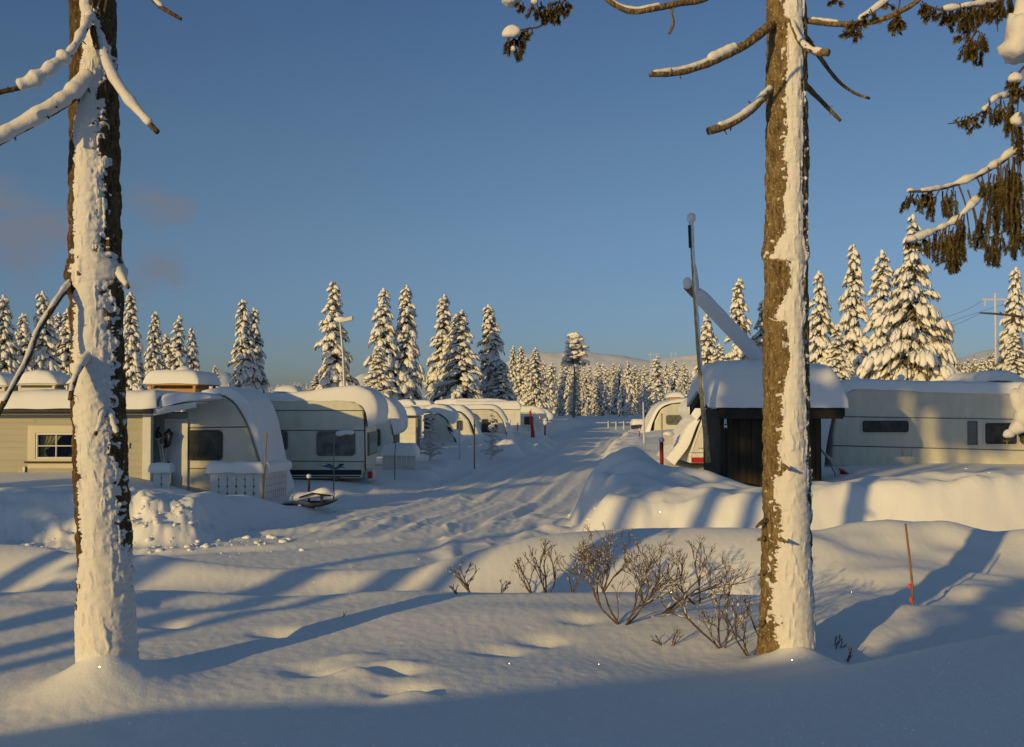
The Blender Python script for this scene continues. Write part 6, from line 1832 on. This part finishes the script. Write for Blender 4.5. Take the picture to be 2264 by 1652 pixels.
# hanging tassel strings, low right
near_bough(NR, [(2640, 380, 5.0), (2420, 420, 4.95), (2290, 455, 4.9), (2255, 478, 4.9), (2230, 505, 4.9), (2205, 520, 4.9), (2190, 525, 4.9)], .018, .004,
           [t for px, py, L, n in ((2196, 522, 70, 4), (2206, 518, 66, 4), (2180, 470, 70, 4), (2160, 500, 56, 3), (2240, 495, 60, 4), (2256, 480, 90, 5), (2226, 425, 90, 3), (2134, 500, 60, 3), (2236, 450, 70, 3)) for t in spray(px, py, 4.9, L, n, 2)],
           [[(2170, 400, 4.95), (2176, 440, 4.92), (2180, 472, 4.9)], [(2214, 520, 4.9), (2220, 550, 4.9)], [(2140, 420, 4.95), (2156, 470, 4.9), (2162, 500, 4.9)]],
           [('run', .4, .8, 1.9)], 3)
# middle bough
near_bough(NR, [(2640, 150, 5.3), (2440, 185, 5.1), (2300, 205, 5.0), (2240, 212, 5.0), (2200, 218, 4.95), (2180, 240, 4.95), (2150, 262, 4.95), (2124, 268, 4.95)], .024, .004,
           [t for px, py, L, n in ((2130, 264, 22, 3), (2144, 262, 26, 3), (2160, 255, 22, 3), (2196, 225, 50, 3), (2220, 218, 60, 3), (2244, 216, 80, 4), (2254, 260, 90, 5)) for t in spray(px, py, 4.95, L, n, 0)],
           [[(2126, 268, 4.95), (2110, 272, 4.95), (2096, 274, 4.95)], [(2196, 222, 4.95), (2200, 206, 4.95)]],
           [('run', .45, .95, 2.0), (2250, 268, 4.93, 16, 16, 24)], 4)
# big snow ball
near_bough(NR, [(2640, 60, 5.0), (2460, 90, 4.8), (2330, 115, 4.7), (2262, 150, 4.65), (2240, 190, 4.65)], .026, .005,
           [t for px, py, L, n in ((2246, 165, 40, 4), (2236, 185, 30, 3), (2256, 195, 34, 4)) for t in spray(px, py, 4.66, L, n, -4)], [],
           [(2268, 92, 4.6, 50, 46, 66), (2246, 176, 4.64, 16, 14, 14), (2282, 40, 4.62, 44, 40, 50)], 5)
# top boughs
near_bough(NR, [(2700, -190, 5.2), (2480, -110, 5.1), (2300, -40, 5.0), (2200, 2, 4.95), (2140, 14, 4.9), (2080, 22, 4.9), (2040, 8, 4.9)], .026, .005,
           [t for px, py, L, n in ((2046, 6, 22, 4), (2066, 16, 26, 4), (2086, 20, 34, 5), (2104, 16, 40, 5), (2124, 14, 50, 5), (2140, 12, 70, 5), (2160, 6, 44, 5), (2176, 4, 40, 5), (2192, 0, 46, 5), (2212, -6, 40, 5), (2230, -14, 40, 4)) for t in spray(px, py, 4.92, L, n, 0)],
           [[(2150, 30, 4.92), (2140, 70, 4.92), (2120, 95, 4.92)], [(2196, 20, 4.9), (2204, 50, 4.9), (2206, 70, 4.9)]],
           [('run', .4, .95, 1.8)], 6)
near_bough(NR, [(2300, -60, 5.0), (2230, -20, 5.0), (2180, 30, 4.95), (2160, 60, 4.92), (2150, 84, 4.9)], .008, .004,
           [t for px, py, L, n in ((2150, 84, 40, 4), (2158, 94, 48, 4), (2142, 100, 30, 3), (2170, 70, 40, 3), (2130, 80, 20, 2)) for t in spray(px, py, 4.9, L, n, 0)],
           [[(2150, 84, 4.9), (2130, 100, 4.9), (2118, 112, 4.9)]], [], 7)
near_bough(NR, [(2500, -260, 5.4), (2250, -140, 5.3), (2060, -60, 5.2), (1980, -12, 5.2), (1930, 24, 5.2), (1885, 56, 5.2)], .020, .004,
           [t for px, py, L, n in ((1884, 54, 24, 4), (1896, 50, 30, 4), (1910, 40, 16, 3), (1930, 20, 22, 3), (1985, 36, 38, 5), (1978, 30, 30, 4), (1950, 6, 14, 3), (1850, 0, 12, 3)) for t in spray(px, py, 5.2, L, n, 0)],
           [[(1880, 56, 5.2), (1862, 70, 5.2)], [(1990, 0, 5.2), (1984, 34, 5.2)]],
           [('run', .6, 1.0, 2.4)], 8)
# long overhead bough ending in the snowy tuft at the upper middle
near_bough(NR, [(2700, -700, 5.6), (2300, -520, 5.5), (1800, -300, 5.3), (1420, -90, 5.1), (1270, -20, 5.0), (1246, 4, 5.0), (1226, 34, 5.0), (1196, 58, 5.0), (1164, 64, 5.0), (1140, 70, 5.0), (1134, 90, 5.0)], .030, .004,
           [t for px, py, L, n in ((1238, 8, 30, 5), (1222, 14, 30, 5), (1206, 10, 40, 5), (1190, 6, 36, 4), (1150, 70, 26, 4), (1138, 84, 38, 5), (1128, 92, 20, 3), (1172, 64, 20, 2), (1150, 6, 16, 3), (1245, 0, 20, 3)) for t in spray(px, py, 5.0, L, n, -2)],
           [], [(1132, 76, 4.97, 19, 15, 19), (1128, 4, 4.97, 22, 18, 18), (1182, 4, 4.97, 8, 8, 10), (1134, 108, 4.98, 7, 7, 10)], 9)
# low snow loaded branches at the right edge
near_bough(NR, [(2700, 640, 5.0), (2500, 690, 4.9), (2330, 706, 4.8), (2240, 698, 4.75), (2200, 694, 4.75), (2166, 692, 4.75)], .018, .004, [], [[(2220, 697, 4.75), (2210, 690, 4.74)]], [('run', .4, .75, .8)], 10)
near_bough(NR, [(2700, 760, 5.0), (2460, 800, 4.8), (2330, 850, 4.65), (2270, 905, 4.6), (2244, 948, 4.6), (2230, 968, 4.6)], .020, .005, spray(2250, 940, 4.6, 30, 4), [[(2262, 860, 4.6), (2250, 868, 4.6)]],
           [(2262, 905, 4.57, 26, 22, 50), (2230, 962, 4.58, 11, 10, 12), (2272, 865, 4.58, 20, 18, 20), (2250, 945, 4.58, 16, 14, 22)], 11)


# crumbs of snow thrown up along the road and the banks
rnd = random.Random(91)
b = MB()
for _ in range(520):
    if rnd.random() < .62:
        i = rnd.randrange(len(ROAD1) - 4); (ax, ay, aw), (bx, by, bw) = ROAD1[i], ROAD1[i + 1]; t = rnd.random()
        L = math.hypot(bx - ax, by - ay); nx, ny = (by - ay) / L, -(bx - ax) / L
        o = (aw + (bw - aw) * t + rnd.gauss(.05, .22)) * rnd.choice((-1, 1)) if rnd.random() < .9 else rnd.uniform(-aw, aw)
        x, y = ax + (bx - ax) * t + nx * o, ay + (by - ay) * t + ny * o
    else: x, y = rnd.gauss(-6.0, 1.2), rnd.gauss(17.3, .45)
    if y < 12.3 or y > 60: continue
    r = .010 + .055 * rnd.random() ** 5
    b.v.append((x, y, r)); 
pts = np.array(b.v); zz = height(pts[:, 0], pts[:, 1])
b = MB()
for (x, y, r), z in zip(pts, zz): b.blob((x, y, z + r * .3), r * rnd.uniform(.8, 1.5), r * rnd.uniform(.8, 1.5), r * rnd.uniform(.5, .9), 6, 9, None, .14, rnd)
tag(b.build('snow_crumbs', M['ground'], None, 180), 'crumbs of snow scattered along the ploughed road', 'snow', None, 'stuff')


# ------------------------------------------------------------------ trees behind the photographer whose shade falls into the scene
def behind(key, u, a, topv, wid, label, base=None):
    u += 0.35
    x, y = UV(u, a)
    p = PROTO[key]; o = p if USED[key] == 0 else copy_tree(p); USED[key] += 1
    for k in ('group',):
        if k in o: del o[k]
    z0 = gz(x, y) if base is None else base
    H = topv - a * TAN_EL - z0
    pr = {'a': 1.15, 'b': 1.35, 'c': 1.0, 'd': 1.7, 'e': 1.55, 'thin': 0.8, 'wide': 3.0, 'f1': 1.3, 'f2': 1.6, 'f3': 1.0, 'dark': 1.25}[key]
    o.location = (x, y, z0); o.scale = (wid / pr, wid / pr, H / 10.0); o.rotation_euler = (0, 0, u)
    tag(o, label, 'tree', 'trees outside the picture on the sunny side')


behind('b', -20.2, -14, 5.9, 1.7, 'snowy spruce outside the picture left of the annexe')
behind('a', -18.2, -10, 4.9, 1.5, 'small snowy spruce outside the picture left of the annexe')
behind('c', -9.6, -7, 2.45, .75, 'small snowy spruce outside the picture, shading the left of the near bank')
behind('thin', -2.25, -4.2, 2.95, .40, 'very small spruce on the bank behind the photographer')


def behind_pine(u, a, r, Hgt, crown0, w, seed, label):
    u += 0.35
    x, y = UV(u, a)
    rnd = random.Random(seed); z = gz(x, y)
    root = thing('pine_tree', label, 'tree', (x, y, z)); root['group'] = 'trees outside the picture on the sunny side'
    b = MB(); b.tube([(x, y, z - .3), (x + .05, y, z + Hgt * .5), (x, y, z + Hgt)], [r * 1.1, r * .9, .04], 12)
    cr, sn = MB(), MB()
    for k in range(34):
        t = crown0 + (1 - crown0) * (k + rnd.random()) / 34
        an = k * 2.4; L = w * (1.05 - (t - crown0) / (1 - crown0) * .75) * rnd.uniform(.6, 1.1)
        p = Vector((x, y, z + Hgt * t)); dv = Vector((math.cos(an), math.sin(an), rnd.uniform(-.35, .15))).normalized()
        b.tube([p, p + dv * L * .5, p + dv * L], [.03, .022, .01], 5)
        for s in range(7 if a < -11.5 else 4):
            c = p + dv * L * rnd.uniform(.25, 1.05) + Vector((rnd.uniform(-.2, .2), rnd.uniform(-.2, .2), -.1)); l = rnd.uniform(.16, .34) * (1.35 if a < -11.5 else 1)
            sn.blob(c, l, l * .7, l * .45, 5, 7, frame_of(dv + Vector((0, 0, -.4))), .25, rnd, .6)
            cr.blob(c - Vector((0, 0, l * .5)), l * .9, l * .6, l * .5, 4, 6, frame_of(dv + Vector((0, 0, -.6))), .3, rnd)
    b.build('trunk', M['trunk_far'], root, 60); cr.build('crown', M['needles'], root); sn.build('crown_snow', M['snow_tree'], root, 180)


behind_pine(-8.05, -9, .17, 14.5, .60, 1.3, 1, 'tall spruce outside the picture, first of three in a row')
behind_pine(-7.35, -11, .15, 13.0, .70, .8, 2, 'tall spruce outside the picture, second of three in a row')
behind_pine(-6.9, -13, .12, 12.0, .74, .6, 3, 'tall spruce outside the picture, third of three in a row')
behind_pine(-10.4, -12, .15, 12.5, .46, 1.5, 4, 'tall spruce outside the picture, nearer the annexe')
behind_pine(-9.2, -15, .14, 12.0, .62, 1.2, 6, 'tall spruce outside the picture, between the row of three and the annexe')
behind_pine(-11.9, -16, .15, 13.5, .44, 1.5, 5, 'tall spruce outside the picture, nearest the annexe')


# ------------------------------------------------------------------ lettering to meshes, unused prototypes away
bpy.context.view_layer.update()
dg = bpy.context.evaluated_depsgraph_get()
for o in [o for o in COL.objects if o.type == 'FONT']:
    me = bpy.data.meshes.new_from_object(o.evaluated_get(dg))
    n = bpy.data.objects.new(o.name, me); COL.objects.link(n)
    n.parent = o.parent; n.location = o.location; n.rotation_euler = o.rotation_euler; n.scale = o.scale
    nm = o.name; bpy.data.objects.remove(o); n.name = nm
for k, o in PROTO.items():
    if USED[k] == 0:
        for c in list(o.children): bpy.data.objects.remove(c)
        bpy.data.objects.remove(o)
